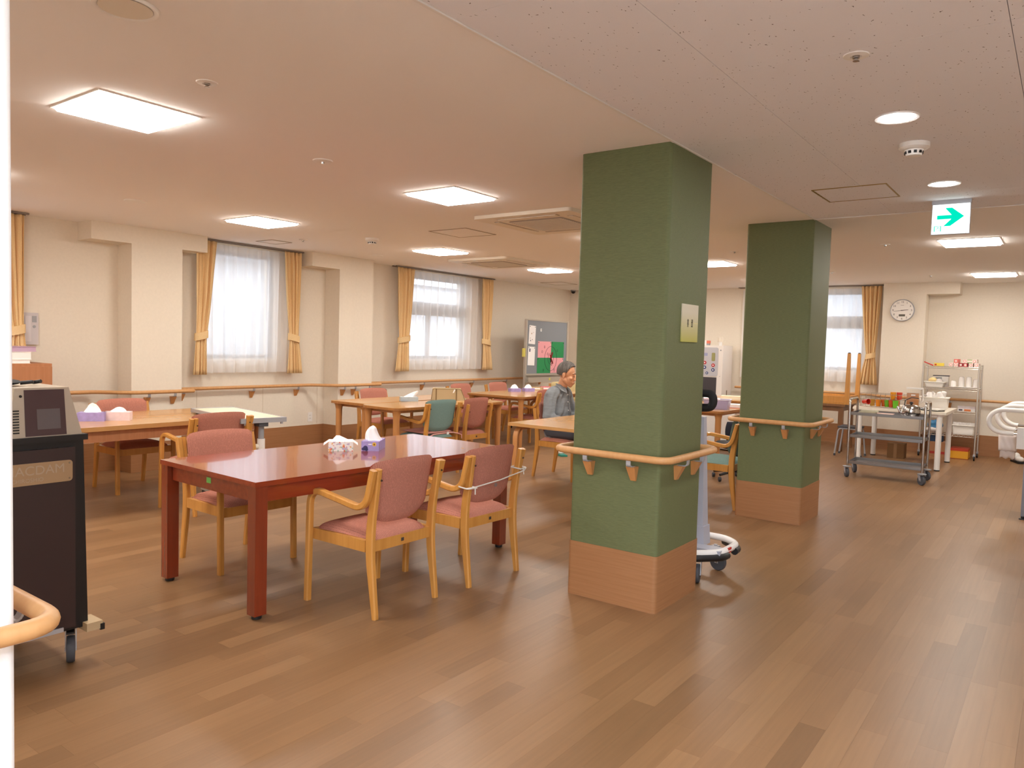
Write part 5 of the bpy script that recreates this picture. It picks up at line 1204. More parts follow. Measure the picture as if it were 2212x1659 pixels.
# dish rack of coloured tumblers
rk = thing('dish_rack', 'low wire dish rack holding coloured tumblers on the work table', 'rack', (-1.97, 10.90, 0.735), 0.0)
for z in (0.012, 0.11, 0.175):
    b = B(); b.tube([(x, y, z) for x, y in rrect(-0.24, 0.27, -0.17, 0.17, 0.03, 4)], 0.0035, 6, True); b.build('wire_ring', STEEL, rk, 50)
for k in range(9):
    x = -0.22+k*0.058
    for s in (-1, 1): B().cyl((x, s*0.17, 0.012), (x, s*0.17, 0.175), 0.002, seg=5).build('wire', STEEL, rk)
    B().cyl((x, -0.17, 0.012), (x, 0.17, 0.012), 0.002, seg=5).build('wire', STEEL, rk)
tb_ = B(); tb_.lathe([(0.027, 0), (0.029, 0.002), (0.036, 0.10), (0.0365, 0.102), (0.033, 0.101), (0.026, 0.006)], (0, 0, 0), 18)
TUM = tb_.mesh('tumbler', None, 60)
for k, (x, y, z, c, up, l) in enumerate(((-2.13, 10.80, 0.85, (206, 52, 36), False, 'red tumbler lying at the left end of the dish rack'), (-2.07, 10.83, 0.75, (196, 150, 60), True, 'amber tumbler beside the red lying one'),
        (-1.99, 10.80, 0.75, (222, 132, 30), True, 'bright orange tumbler in the middle of the rack'), (-1.93, 10.83, 0.75, (200, 96, 36), True, 'deep orange tumbler behind the green one'),
        (-1.885, 10.79, 0.75, (110, 178, 40), True, 'light green tumbler left of the tall orange one'), (-1.84, 10.92, 0.845, (226, 150, 40), True, 'yellow-orange tumbler stacked high in the rack'),
        (-1.77, 10.94, 0.845, (214, 76, 52), True, 'coral tumbler behind the kettle spout'), (-1.775, 10.72, 0.745, (104, 184, 44), True, 'green tumbler nearest the kettle'), (-1.83, 10.76, 0.75, (196, 74, 34), True, 'red-orange tumbler between the two green ones'), (-1.79, 10.90, 0.75, (206, 130, 60), True, 'tan tumbler under the coral one'), (-1.84, 10.92, 0.75, (210, 120, 40), True, 'orange tumbler under the yellow one'))):
    o = bpy.data.objects.new('tumbler', TUM.copy()); COL.objects.link(o); o.data.materials.append(mat('tumbler_%d_%d' % (c[0], c[1]), c, rough=0.25))
    o.location = (x, y, z); o.scale = (0.98, 0.98, 0.92)
    if not up: o.rotation_euler = (0.2, 1.5, -0.5); o.location = (x-0.04, y, 0.80)
    tag(o, l, 'tumbler', 'coloured tumblers')
# brown carton under the work table
cb_ = thing('cardboard_box', 'plain brown cardboard box on the floor under the work table', 'box', (-1.88, 11.62, 0)); B().box(-0.10, 0.11, -0.1, 0.1, 0, 0.205).bevel(0.003, 1).build('carton', mat('cardboard_dark', (116, 84, 52), rough=0.9), cb_); B().box(-0.02, 0.02, -0.1008, -0.1, 0.0, 0.205).build('tape', mat('tape_brown', (140, 104, 66), rough=0.5), cb_)

# ================================================================== WIRE RACK
wr = thing('wire_rack', 'tall chrome wire rack against the far wall', 'rack', (-1.335, 12.33, 0))
CHR = mat('rack_chrome', (206, 200, 190), rough=0.3, metal=0.8)
for x in (-0.34, 0.34):
    for y in (-0.21, 0.21):
        p = B().cyl((x, y, 0.09), (x, y, 1.315), 0.0125, seg=12).build('post', CHR, wr, 40)
        B().lathe([(0.030, -0.010), (0.033, 0), (0.030, 0.010)], (x, y, 0.033), 16, 'X').build('caster', BLACK, p, 40); B().cbox((x, y, 0.075), (0.03, 0.02, 0.035)).build('caster_fork', LGREY, p)
SHZ = (0.345, 0.665, 0.985, 1.285)
for z in SHZ:
    f = B()
    for y in (-0.21, 0.21): f.cyl((-0.34, y, z), (0.34, y, z), 0.004, seg=6); f.cyl((-0.34, y, z-0.028), (0.34, y, z-0.028), 0.004, seg=6)
    for x in (-0.34, 0.34): f.cyl((x, -0.21, z), (x, 0.21, z), 0.004, seg=6); f.cyl((x, -0.21, z-0.028), (x, 0.21, z-0.028), 0.004, seg=6)
    for y in (-0.21, 0.21):
        n = 24; f.tube([(-0.34+0.68*k/n, y, z-0.014+(0.012 if k % 2 else -0.012)) for k in range(n+1)], 0.0025, 5)
    sh = f.build('shelf', CHR, wr)
    for k in range(14): B().cyl((-0.33+k*0.0508, -0.21, z+0.002), (-0.33+k*0.0508, 0.21, z+0.002), 0.0022, seg=5).build('wire', CHR, sh)
RX, RY = -1.335, 12.33
# top shelf boxes
PB1, PB2 = mat('film_box_pink', (222, 120, 108), rough=0.5), mat('film_box_red', (150, 48, 52), rough=0.5)
PBW = mat('film_box_white', (232, 214, 206), rough=0.5); PGR = mat('film_box_green', (150, 176, 120), rough=0.5)
def film_box(x, z, m, ring, label, d=0.052, y=0.0):
    t = thing('wrap_box', label, 'box', (RX+x, RY-0.05+y, 1.2885+z), 0.0, 'wrap boxes on the rack top')
    B().box(-d/2, d/2, -0.14, 0.14, 0, d).bevel(0.002, 1).build('carton', m, t)
    B().lathe([(d*0.36, -0.1402), (d*0.36, -0.1412)], (0, 0, d/2), 16, 'Y').build('end_ring', ring, t); B().lathe([(d*0.26, -0.1412), (d*0.26, -0.142)], (0, 0, d/2), 14, 'Y').build('end_dot', PBW, t)
for (x, z, m, r, l) in ((-0.005, 0, PBW, PB1, 'left pink-ended wrap box in the bottom row on the rack top'), (0.055, 0, PBW, PB1, 'second pink-ended wrap box in the bottom row on the rack top'), (0.115, 0, PB2, PB2, 'dark red wrap box, left of two in the bottom row'),
                        (0.170, 0, PB2, PB1, 'dark red wrap box with a pink end in the bottom row'), (0.235, 0, PBW, PB1, 'white wrap box second from the right on the rack top'), (0.300, 0, PBW, PB1, 'rightmost white wrap box on the rack top'),
                        (0.055, 0.053, PB1, PB1, 'single pink wrap box on the upper row at left'), (0.160, 0.053, PBW, PB1, 'upper row wrap box with a dark side'), (0.275, 0.053, PBW, PB1, 'upper row wrap box at the right end')):
    film_box(x, z, m, r, l)
t = thing('wrap_box', 'green-sided wrap box lying across the upper row on the rack top', 'box', (RX+0.215, RY-0.02, 1.3425), 0, 'wrap boxes on the rack top'); B().box(-0.03, 0.03, -0.11, 0.11, 0, 0.048).build('carton', PGR, t); B().box(-0.028, 0.028, -0.1108, -0.11, 0.012, 0.036).build('print', PBW, t)
ys_ = thing('sponge_pack', 'yellow sponge pack on the rack top', 'sponge', (RX-0.16, RY-0.08, 1.2885), 0.05); B().box(-0.06, 0.06, -0.04, 0.04, 0, 0.042).bevel(0.006, 2).build('sponge', mat('yellow_sponge', (226, 200, 80), rough=0.8, bump=0.4), ys_); B().box(-0.055, -0.03, -0.0408, -0.04, 0.008, 0.03).build('print', mat('print_red', (180, 60, 40)), ys_)
rs = thing('red_stick', 'red stick leaning on the left end of the rack top', 'stick', (RX-0.29, RY-0.12, 1.2885)); b = B(); b.tube([(-0.05, 0, 0.052), (0.06, 0, 0.006)], [0.007, 0.009], 10); b.build('shaft', mat('red_plastic', (196, 40, 36), rough=0.4), rs, 50); B().sph((-0.05, 0, 0.052), 0.009, 1).build('tip', mat('red_plastic', (196, 40, 36)), rs)
# second shelf
t = tub('dish_tub', 'small white basin on the second rack shelf', (RX-0.20, RY-0.06, 0.988), 0, 0.105, 0.08, 0.072, CW, group='white tubs', flare=1.2)
pk = thing('plastic_bag', 'crumpled clear and yellow bags in the small basin', 'bag', (RX-0.20, RY-0.06, 1.0)); b = B(); b.sph((-0.03, 0, 0.075), 1, 2, (0.06, 0.05, 0.05)); b.build('yellow_bag', mat('yellow_film', (226, 200, 140), rough=0.3), pk, 60); b = B(); b.sph((0.05, 0.0, 0.07), 1, 2, (0.05, 0.05, 0.04)); b.build('clear_bag', mat('film_white', (222, 216, 212), rough=0.2), pk, 60)
bx = thing('carton_box', 'white carton with a dark lid edge behind the small basin', 'box', (RX-0.15, RY+0.09, 0.988)); B().box(-0.09, 0.10, -0.06, 0.06, 0, 0.155).build('carton', WHITEP, bx); B().box(-0.095, 0.105, -0.063, 0.063, 0.155, 0.166).build('lid_edge', mat('navy_edge', (46, 44, 60)), bx); B().box(-0.06, 0.02, -0.0608, -0.06, 0.08, 0.14).build('print', GREYP, bx)
ct = thing('cup_tray', 'white tray under the stacked cups on the second rack shelf', 'tray', (RX+0.15, RY-0.05, 0.988)); b = B(); b.hexa([(-0.16, -0.11, 0), (0.16, -0.11, 0), (0.16, 0.11, 0), (-0.16, 0.11, 0)], [(-0.18, -0.13, 0.016), (0.18, -0.13, 0.016), (0.18, 0.13, 0.016), (-0.18, 0.13, 0.016)]); b.build('plate', CW, ct); B().box(-0.165, 0.165, -0.115, 0.115, 0.0162, 0.017).build('face', WHITEP, ct)
for (x, y, n, l, g) in ((-0.10, -0.10, 1, 'single short white cup on the rack tray', 'single rack cup'), (-0.005, -0.08, 3, 'white cup in the left stack on the rack tray', 'left cup stack on the rack'), (0.085, -0.08, 3, 'white cup in the right stack on the rack tray', 'right cup stack on the rack'), (0.165, -0.06, 2, 'clear-white cup in the rear stack on the rack tray', 'rear cup stack on the rack')):
    for k in range(n): cup((RX+0.13+x, RY-0.02+y+0.02, 1.005+0.086*1.0+k*0.030), (PI, 0, 0), l, g, False, 1.0)
# third shelf
t = thing('medicine_box', 'white and orange printed boxes on the third rack shelf', 'box', (RX+0.20, RY-0.05, 0.668)); B().box(-0.10, 0.11, -0.06, 0.06, 0, 0.035).build('carton', WHITEP, t); B().box(-0.10, 0.11, -0.05, 0.05, 0.036, 0.072).build('carton', mat('grey_carton2', (206, 196, 196), noise=0.1), t); B().box(-0.02, 0.06, -0.0608, -0.06, 0.004, 0.032).build('orange_print', mat('orange_print', (214, 120, 60)), t); B().box(-0.085, -0.04, -0.0608, -0.06, 0.008, 0.03).build('dark_print', mat('dark_print', (90, 80, 90)), t)
# lowest shelf
tub('dish_tub', 'deep white tub on the lowest rack shelf', (RX+0.19, RY-0.07, 0.348), 0, 0.125, 0.10, 0.125, CW, group='white tubs')
for k in range(5): cup((RX+0.09+k*0.05, RY-0.08+0.02*(k % 2), 0.40+0.02), (0, 0, k), 'white cup standing in the deep tub on the lowest rack shelf', 'cups in the deep tub', False, 1.05)
bb_ = thing('blue_bag', 'crumpled bright blue plastic bag on the lowest rack shelf', 'bag', (RX-0.17, RY-0.06, 0.348)); b = B(); b.sph((0, 0, 0.085), 1, 3, (0.095, 0.07, 0.085))
for v in b.bm.verts: v.co += Vector((math.sin(v.co.x*90+v.co.z*60), math.sin(v.co.z*80), math.sin(v.co.y*90+v.co.x*70)))*0.009
b.build('bag', mat('blue_film', (62, 128, 176), rough=0.3), bb_, 40); b = B(); b.sph((-0.03, -0.06, 0.035), 1, 2, (0.09, 0.04, 0.035)); b.build('white_wrap', mat('film_white', (222, 216, 212)), bb_, 60)
bl2 = thing('blue_case', 'dark blue case hanging low under the rack', 'case', (RX-0.16, RY-0.03, 0.215)); B().box(-0.10, 0.10, -0.08, 0.08, 0.0, 0.10).bevel(0.015, 2).build('case', mat('navy_case', (36, 62, 92), rough=0.5), bl2, 40); B().box(-0.05, 0.05, -0.012, 0.012, 0.10, 0.112).build('handle', BLACK, bl2)
# floor under the rack
fbx = thing('cardboard_box', 'brown cardboard box with a red label under the wire rack', 'box', (-1.44, 12.22, 0)); B().box(-0.12, 0.12, -0.09, 0.20, 0, 0.212).bevel(0.003, 1).build('carton', mat('cardboard', (176, 128, 92), rough=0.9), fbx); B().box(-0.10, 0.10, -0.0908, -0.09, 0.05, 0.085).build('red_label', mat('red_label', (176, 54, 46)), fbx)
ybx = thing('yellow_crate', 'yellow tray with a red top edge under the wire rack', 'crate', (-1.17, 12.30, 0)); B().box(-0.12, 0.10, -0.15, 0.12, 0.0, 0.115).bevel(0.006, 2).build('body', mat('crate_yellow', (222, 160, 30), rough=0.45), ybx); B().box(-0.122, 0.102, -0.152, 0.122, 0.115, 0.150).bevel(0.006, 2).build('red_edge', mat('crate_red', (186, 60, 30), rough=0.5), ybx); B().box(-0.122, 0.102, -0.152, 0.122, 0.0, 0.012).build('base', mat('crate_base', (150, 74, 20)), ybx)

# ================================================================== STACKED TABLES AND STOOL BY THE FAR WINDOW
dt = thing('side_table', 'dark brown wooden table below the far window', 'table', (-3.20, 11.98, 0))
B().box(-0.62, 0.62, -0.36, 0.36, 0.655, 0.69).bevel(0.004, 2).build('tabletop', DARKW, dt)
for s in (-1, 1):
    B().box(-0.55, 0.55, s*0.31-0.011, s*0.31+0.011, 0.585, 0.655).build('apron', DARKW, dt); B().box(s*0.56-0.011, s*0.56+0.011, -0.30, 0.30, 0.585, 0.655).build('apron', DARKW, dt)
    for q in (-1, 1): B().cbox((s*0.56, q*0.31, 0.33), (0.065, 0.065, 0.66)).bevel(0.004, 1).build('leg', DARKW, dt)
ut = thing('upturned_table', 'small honey wood table upside down on the dark table', 'table', (-3.08, 11.98, 0.69))
B().box(-0.55, 0.55, -0.36, 0.36, 0.0, 0.03).bevel(0.004, 2).build('tabletop', CHAIRW, ut)
for s in (-1, 1):
    B().box(-0.50, 0.50, s*0.325-0.012, s*0.325+0.012, 0.03, 0.115).build('apron', CHAIRW, ut); B().box(s*0.515-0.012, s*0.515+0.012, -0.31, 0.31, 0.03, 0.115).build('apron', CHAIRW, ut)
    for q in (-1, 1):
        c = (s*0.515, q*0.325); a = 0.033; e = 0.020
        b = B(); b.hexa([(c[0]-a, c[1]-a, 0.03), (c[0]+a, c[1]-a, 0.03), (c[0]+a, c[1]+a, 0.03), (c[0]-a, c[1]+a, 0.03)], [(c[0]-e, c[1]-e, 0.74), (c[0]+e, c[1]-e, 0.74), (c[0]+e, c[1]+e, 0.74), (c[0]-e, c[1]+e, 0.74)]); l = b.build('leg', CHAIRW, ut); B().lathe([(0.018, 0.74), (0.016, 0.752)], (c[0], c[1], 0), 12).build('foot_cap', BLACK, l)
st = thing('steel_stool', 'grey tubular stool between the dark table and the steel cart', 'stool', (-2.42, 11.32, 0))
for s in (-1, 1):
    b = B(); b.tube(rpath([(-0.17, s*0.14, 0.012), (-0.13, s*0.14, 0.385), (0.13, s*0.14, 0.385), (0.17, s*0.14, 0.012)], 0.05, 5), 0.0115, 10); l = b.build('leg_frame', LGREY, st, 50)
    for x in (-0.17, 0.17): B().lathe([(0.015, 0), (0.015, 0.03)], (x, s*0.14, 0), 10).build('foot_cap', DGREY, l)
B().box(-0.14, 0.14, -0.155, 0.155, 0.392, 0.415).bevel(0.01, 2).build('seat', DGREY, st, 40)

# ================================================================== WHITE TUBULAR RAIL FRAME AT THE RIGHT EDGE
rf = thing('rail_frame', 'white looped tube rails with a hanging bag at the right edge', 'rail frame', (-0.10, 8.30, 0))
for (y, z1, z2, x0) in ((-0.15, 0.960, 0.748, -0.465), (0.10, 0.985, 0.768, -0.415), (0.36, 1.000, 0.788, -0.385)):
    zm = (z1+z2)/2; r = (z1-z2)/2
    pts = [(0.75, y, z1)] + [(x0+r*1.1+r*1.15*math.cos(a), y, zm+r*math.sin(a)) for a in [PI/2+PI*k/14 for k in range(15)]] + [(-0.275, y, z2)]
    b = B(); b.tube(pts, 0.021, 14); lp = b.build('loop_rail', WHITEM, rf, 50); b = B(); b.cyl((-0.28, y, z2), (-0.15, y, z2), 0.011, seg=10); b.build('pin', STEEL, lp)
B().box(-0.15, 0.70, -0.22, 0.45, 0.715, 0.865).bevel(0.02, 3).build('housing', OFFW, rf, 40)
B().box(-0.245, -0.10, -0.26, -0.20, 0.625, 0.815).bevel(0.012, 2).build('end_cover', WHITEP, rf, 40)
for (x, y) in ((-0.165, -0.24), (0.65, -0.24), (0.65, 0.42), (-0.10, 0.42)):
    l = B().box(x-0.016, x+0.016, y-0.016, y+0.016, 0.03, 0.72).build('leg', mat('dark_steel', (112, 110, 112), rough=0.3, metal=0.8), rf); B().lathe([(0.030, 0), (0.028, 0.008), (0.014, 0.012), (0.014, 0.032)], (x, y, 0), 14).build('foot', BLACK, l)
hb_ = thing('hanging_bag', 'white plastic bag hanging from the looped tube rails', 'bag', (-0.42, 8.28, 0.60))
def hbf(u, v, s):
    c = max(0, 1-u**6)**0.5*max(0, 1-v**6)**0.5
    return (0.075*u*(1+0.05*v), s*0.035*c+0.004*math.sin(9*u+4*v), 0.055+0.085*v)
B().pad(hbf, 14, 12).build('bag', mat('bag_white', (226, 216, 210), rough=0.5), hb_, 70)
def hbg(u, v, s):
    c = max(0, 1-u**4)**0.5*max(0, 1-v**4)**0.5
    return (0.060*u, s*0.025*c, -0.055+0.04*v+0.008*math.sin(7*u))
B().pad(hbg, 12, 8).build('clear_tip', clear_mat('clear_film', (226, 220, 216), 0.45), hb_, 70)
sh_ = thing('white_shoe', 'white and black shoe on the floor by the far wall at right', 'shoe', (-0.50, 12.42, 0), 0.4)
B().box(-0.05, 0.05, -0.13, 0.13, 0, 0.025).bevel(0.01, 2).build('sole', BLACK, sh_, 40); b = B(); b.sph((0, -0.05, 0.055), 1, 2, (0.048, 0.085, 0.04)); b.sph((0, 0.06, 0.075), 1, 2, (0.045, 0.06, 0.06)); b.build('upper', WHITEP, sh_, 60)
sl_ = thing('slipper', 'teal and white slipper on the floor beneath the rear tables', 'slipper', (-5.25, 8.25, 0), 0.9)
B().box(-0.045, 0.045, -0.12, 0.12, 0, 0.02).bevel(0.01, 2).build('sole', mat('teal_sole', (30, 130, 116), rough=0.6), sl_, 40); b = B(); b.sph((0, 0.05, 0.035), 1, 2, (0.045, 0.07, 0.032)); b.build('upper', WHITEP, sl_, 60)

# ================================================================== SEATED MAN
_ib = bmesh.new(); bmesh.ops.create_icosphere(_ib, subdivisions=2, radius=1.0); _ib.verts.index_update()
ICO_V = [v.co.copy() for v in _ib.verts]; ICO_F = [tuple(v.index for v in f.verts) for f in _ib.faces]; _ib.free()
class Blob:
    def __init__(s): s.v, s.f = [], []
    def sph(s, c, r, sub=2, sc=(1, 1, 1)):
        n = len(s.v); s.v += [(c[0]+p.x*r*sc[0], c[1]+p.y*r*sc[1], c[2]+p.z*r*sc[2]) for p in ICO_V]
        s.f += [tuple(i+n for i in f) for f in ICO_F]
    def mesh(s, name, m):
        me = bpy.data.meshes.new(name); me.from_pydata(s.v, [], s.f); me.materials.append(m); return me
def capsule(b, p0, p1, r0, r1=None, n=None, sc=None):
    r1 = r0 if r1 is None else r1
    p0, p1 = Vector(p0), Vector(p1); L = (p1-p0).length; n = n or max(2, int(L/(0.4*min(r0, r1)))+1)
    for i in range(n+1):
        t = i/n; b.sph(tuple(p0.lerp(p1, t)), r0+(r1-r0)*t, 2, sc or (1, 1, 1))
def remesh(b, name, m, parent, vox, smooth=6, fac=0.5):
    me = b.mesh(name+'_raw', m); o = bpy.data.objects.new(name, me); COL.objects.link(o)
    md = o.modifiers.new('r', 'REMESH'); md.mode = 'VOXEL'; md.voxel_size = vox; md.use_smooth_shade = True
    ms = o.modifiers.new('s', 'SMOOTH'); ms.iterations = smooth; ms.factor = fac
    dg = bpy.context.evaluated_depsgraph_get(); new = bpy.data.meshes.new_from_object(o.evaluated_get(dg)); new.name = name
    o.modifiers.clear(); o.data = new
    if not new.materials: new.materials.append(m)
    new.polygons.foreach_set('use_smooth', [True]*len(new.polygons))
    if parent: o.parent = parent
    return o
man = thing('person', 'seated man in a grey button shirt and grey trousers, looking down to the right', 'person', (-4.385, 6.905, 0), -PI/2)
SKIN = mat('skin', (206, 152, 118), rough=0.55, spec=0.3, noise=0.05, nscale=30)
SHIRT = mat('grey_chambray', (128, 132, 136), rough=0.9, spec=0.15, noise=0.10, nscale=18, stretch=(1, 1, 3), bump=0.6, bscale=28)
TROUS = mat('grey_trouser', (82, 84, 92), rough=0.9, spec=0.1, bump=0.5, bscale=30)
HAIRM = mat('grey_hair', (112, 106, 101), rough=0.8, rgb2=(62, 58, 55), nscale=12, stretch=(1, 5, 1), bump=0.6, bscale=140)
HC = Vector((0, 0.035, 1.115)); TILT = Matrix.Translation(HC) @ Matrix.Rotation(0.24, 4, 'Z') @ Matrix.Rotation(-0.20, 4, 'X') @ Matrix.Scale(1.07, 4) @ Matrix.Translation(-HC)
def hp(p): return tuple(TILT @ (HC+Vector(p)))
b = Blob()
# torso, neck, limbs in one surface
capsule(b, (0, -0.07, 0.52), (0, -0.075, 0.70), 0.125, 0.120, sc=(1.15, 0.9, 1)); capsule(b, (0, -0.075, 0.70), (0, -0.065, 0.88), 0.125, 0.115, sc=(1.2, 0.85, 1))
capsule(b, (-0.11, -0.06, 0.900), (0.11, -0.06, 0.900), 0.058, 0.058); capsule(b, (0, -0.045, 0.93), (0, 0.005, 1.06), 0.058, 0.054)
for s in (-1, 1):
    capsule(b, (s*0.155, -0.065, 0.885), (s*0.235, -0.03, 0.67), 0.046, 0.040); capsule(b, (s*0.235, -0.03, 0.67), (s*0.13, 0.17, 0.60), 0.038, 0.027)
    capsule(b, (s*0.09, -0.04, 0.50), (s*0.13, 0.36, 0.50), 0.080, 0.056); capsule(b, (s*0.13, 0.36, 0.50), (s*0.13, 0.33, 0.09), 0.055, 0.036)
    capsule(b, (s*0.13, 0.31, 0.045), (s*0.135, 0.46, 0.035), 0.036, 0.030)
    # hand: palm, four unequal bent fingers and a thumb resting on the thigh
    w0 = Vector((s*0.13, 0.17, 0.60)); f = Vector((-s*0.30, 0.93, -0.12)).normalized(); side = Vector((s*0.94, 0.30, 0.0)).normalized(); dn = Vector((0, 0, -1))
    capsule(b, w0-side*0.018, w0+f*0.075-side*0.026, 0.016, 0.015); capsule(b, w0+side*0.018, w0+f*0.072+side*0.026, 0.016, 0.014); capsule(b, w0, w0+f*0.078, 0.017, 0.015)
    for k, (L, off) in enumerate(((0.066, -0.030), (0.076, -0.010), (0.070, 0.010), (0.054, 0.029))):
        a0 = w0+f*0.078+side*off; a1 = a0+f*L*0.5+dn*L*0.12; a2 = a1+f*L*0.32+dn*L*0.30
        capsule(b, a0, a1, 0.0092, 0.0086); capsule(b, a1, a2, 0.0086, 0.0074)
    th0 = w0+f*0.022-side*0.030; th1 = th0+f*0.030-side*0.026+dn*0.006; th2 = th1+f*0.028-side*0.004
    capsule(b, th0, th1, 0.0115, 0.0105); capsule(b, th1, th2, 0.0102, 0.0085)
# head
b.sph(hp((0, -0.012, 0.030)), 1, 3, (0.077, 0.096, 0.094)); b.sph(hp((0, 0.025, -0.035)), 1, 3, (0.062, 0.068, 0.085)); b.sph(hp((0, 0.055, -0.095)), 0.030, 2, (1.1, 0.9, 0.8))
capsule(b, hp((-0.05, 0.0, -0.055)), hp((0, 0.055, -0.10)), 0.026, 0.024); capsule(b, hp((0.05, 0.0, -0.055)), hp((0, 0.055, -0.10)), 0.026, 0.024)
capsule(b, hp((0, 0.080, 0.012)), hp((0, 0.104, -0.030)), 0.010, 0.015); b.sph(hp((0, 0.108, -0.033)), 0.0145, 2)
for s in (-1, 1):
    b.sph(hp((s*0.013, 0.097, -0.036)), 0.010, 2); b.sph(hp((s*0.042, 0.062, -0.026)), 0.020, 2); b.sph(hp((s*0.030, 0.078, 0.022)), 0.014, 2, (1.5, 0.7, 0.7))
    b.sph(hp((s*0.077, -0.012, -0.005)), 1, 2, (0.010, 0.020, 0.034)); b.sph(hp((s*0.079, -0.006, -0.030)), 0.010, 2)
capsule(b, hp((-0.018, 0.086, -0.066)), hp((0.018, 0.086, -0.066)), 0.009, 0.009); capsule(b, hp((-0.015, 0.084, -0.078)), hp((0.015, 0.084, -0.078)), 0.009, 0.009)
remesh(b, 'body', SKIN, man, 0.0055, 4)
LIPM = mat('lip', (168, 96, 80), rough=0.5); DARKH = mat('brow_dark', (62, 54, 50), rough=0.8)
for s in (-1, 1):
    q = B(); q.tube([hp((s*0.016, 0.094, 0.026)), hp((s*0.032, 0.090, 0.030)), hp((s*0.050, 0.076, 0.024))], [0.003, 0.0045, 0.003], 6); q.build('eyebrow', DARKH, man, 50)
    q = B(); q.tube([hp((s*0.018, 0.0905, 0.001)), hp((s*0.032, 0.0885, -0.003)), hp((s*0.046, 0.079, 0.000))], [0.002, 0.0036, 0.002], 6); q.build('eye', mat('eye_slit', (44, 34, 30), rough=0.3), man, 50)
q = B(); q.tube([hp((-0.022, 0.089, -0.071)), hp((0, 0.0955, -0.0715)), hp((0.022, 0.089, -0.071))], [0.002, 0.0032, 0.002], 6); q.build('lips', LIPM, man, 50)
# hair shell: short on the back and sides, thin over the crown
b = B()
def hair_fn(u, v):
    a = 2*PI*u; e = PI*0.5-PI*0.66*v
    d = Vector((math.cos(e)*math.sin(a), -math.cos(e)*math.cos(a), math.sin(e)))
    front = max(0, d.y)
    return Vector((0.081*d.x, -0.014+0.101*d.y, 0.032+0.099*d.z)), d
NU, NV = 80, 44
rows = [[hair_fn(i/NU, j/NV) for i in range(NU)] for j in range(NV+1)]
vv = [[b.bm.verts.new(hp(rows[j][i][0]+Vector((0, 0, 0.0012*math.sin(9*i))))) for i in range(NU)] for j in range(NV+1)]
HL = ((-0.2, -0.058), (-0.040, -0.055), (-0.030, -0.010), (-0.018, 0.026), (0.008, 0.022), (0.018, 0.056), (0.036, 0.084), (0.050, 0.100), (0.2, 0.106))
def hairline(y):
    for (a, c), (d, e) in zip(HL, HL[1:]):
        if a <= y <= d: return c+(e-c)*(y-a)/(d-a)
    return 0.1
for j in range(NV):
    for i in range(NU):
        p, d = rows[j][i]
        if p.z < hairline(p.y)+0.004*math.sin(i*2.1): continue
        b.bm.faces.new((vv[j][i], vv[j][(i+1) % NU], vv[j+1][(i+1) % NU], vv[j+1][i]))
for v in [v for v in b.bm.verts if not v.link_faces]: b.bm.verts.remove(v)
hr = b.build('hair', HAIRM, man, 70); md = hr.modifiers.new('t', 'SOLIDIFY'); md.thickness = 0.004; md.offset = 0.2
# shirt
b = Blob()
capsule(b, (0, -0.07, 0.50), (0, -0.075, 0.70), 0.140, 0.140, sc=(1.22, 0.98, 1)); capsule(b, (0, -0.075, 0.70), (0, -0.065, 0.875), 0.140, 0.124, sc=(1.24, 0.9, 1)); capsule(b, (-0.118, -0.062, 0.900), (0.118, -0.062, 0.900), 0.080, 0.080)
capsule(b, (0, -0.05, 0.92), (0, -0.035, 0.965), 0.078, 0.066)
for s in (-1, 1):
    capsule(b, (s*0.158, -0.065, 0.885), (s*0.238, -0.034, 0.665), 0.070, 0.062); capsule(b, (s*0.243, -0.034, 0.665), (s*0.150, 0.13, 0.612), 0.060, 0.044)
shirt = remesh(b, 'shirt', SHIRT, man, 0.011, 5)
_vn = [v.normal.copy() for v in shirt.data.vertices]
for v, n in zip(shirt.data.vertices, _vn):
    c = v.co.copy(); k = 0.0050*(math.sin(30*c.z+48*abs(c.x)+22*c.y)+0.8*math.sin(52*c.z+95*abs(c.x)-30*c.y+1.5*math.sin(20*c.z))); v.co = c+n*k
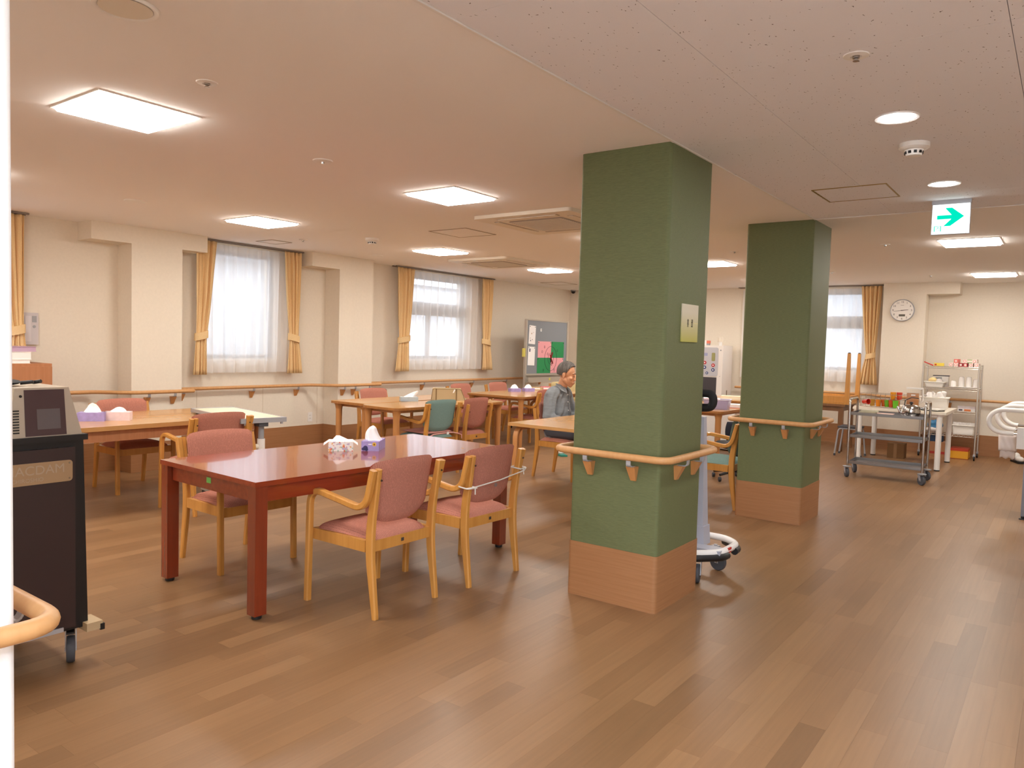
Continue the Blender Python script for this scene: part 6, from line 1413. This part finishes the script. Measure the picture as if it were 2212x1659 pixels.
for s in (-1, 1):
    q = B(); q.hexa([(s*0.012, 0.028, 0.965), (s*0.056, -0.012, 1.000), (s*0.074, -0.055, 1.012), (s*0.080, -0.055, 1.006), (s*0.092, 0.022, 0.942), (s*0.040, 0.058, 0.915)] if s > 0 else [(s*0.012, 0.028, 0.965), (s*0.040, 0.058, 0.915), (s*0.092, 0.022, 0.942), (s*0.080, -0.055, 1.006), (s*0.074, -0.055, 1.012), (s*0.056, -0.012, 1.000)],
                    [(s*0.012, 0.034, 0.972), (s*0.060, -0.010, 1.006), (s*0.078, -0.055, 1.018), (s*0.088, -0.055, 1.010), (s*0.098, 0.026, 0.946), (s*0.042, 0.066, 0.918)] if s > 0 else [(s*0.012, 0.034, 0.972), (s*0.042, 0.066, 0.918), (s*0.098, 0.026, 0.946), (s*0.088, -0.055, 1.010), (s*0.078, -0.055, 1.018), (s*0.060, -0.010, 1.006)])
    q.build('collar', SHIRT, shirt)
for (y, z) in ((0.052, 0.90), (0.058, 0.82), (0.066, 0.73), (0.067, 0.64)): B().lathe([(0.006, 0), (0.005, 0.003)], (0.004, y, z), 10, 'Y').build('button', PAPERW, shirt)
b = B(); b.tube([(-0.008, 0.050, 0.92), (-0.008, 0.058, 0.80), (-0.008, 0.066, 0.68), (-0.008, 0.064, 0.58)], 0.004, 6); b.build('placket', mat('placket_dark', (92, 96, 102), rough=0.9), shirt)
# trousers and shoes
b = Blob(); capsule(b, (-0.07, -0.07, 0.51), (0.07, -0.07, 0.51), 0.108, 0.108)
for s in (-1, 1): capsule(b, (s*0.09, -0.05, 0.505), (s*0.13, 0.36, 0.508), 0.094, 0.072); capsule(b, (s*0.13, 0.36, 0.505), (s*0.13, 0.325, 0.10), 0.070, 0.060)
remesh(b, 'trousers', TROUS, man, 0.012, 4)
for s in (-1, 1):
    q = Blob(); capsule(q, (s*0.13, 0.29, 0.045), (s*0.135, 0.47, 0.040), 0.045, 0.038, sc=(1.05, 1, 0.95)); sh = remesh(q, 'shoe', WHITEP, man, 0.008, 3)
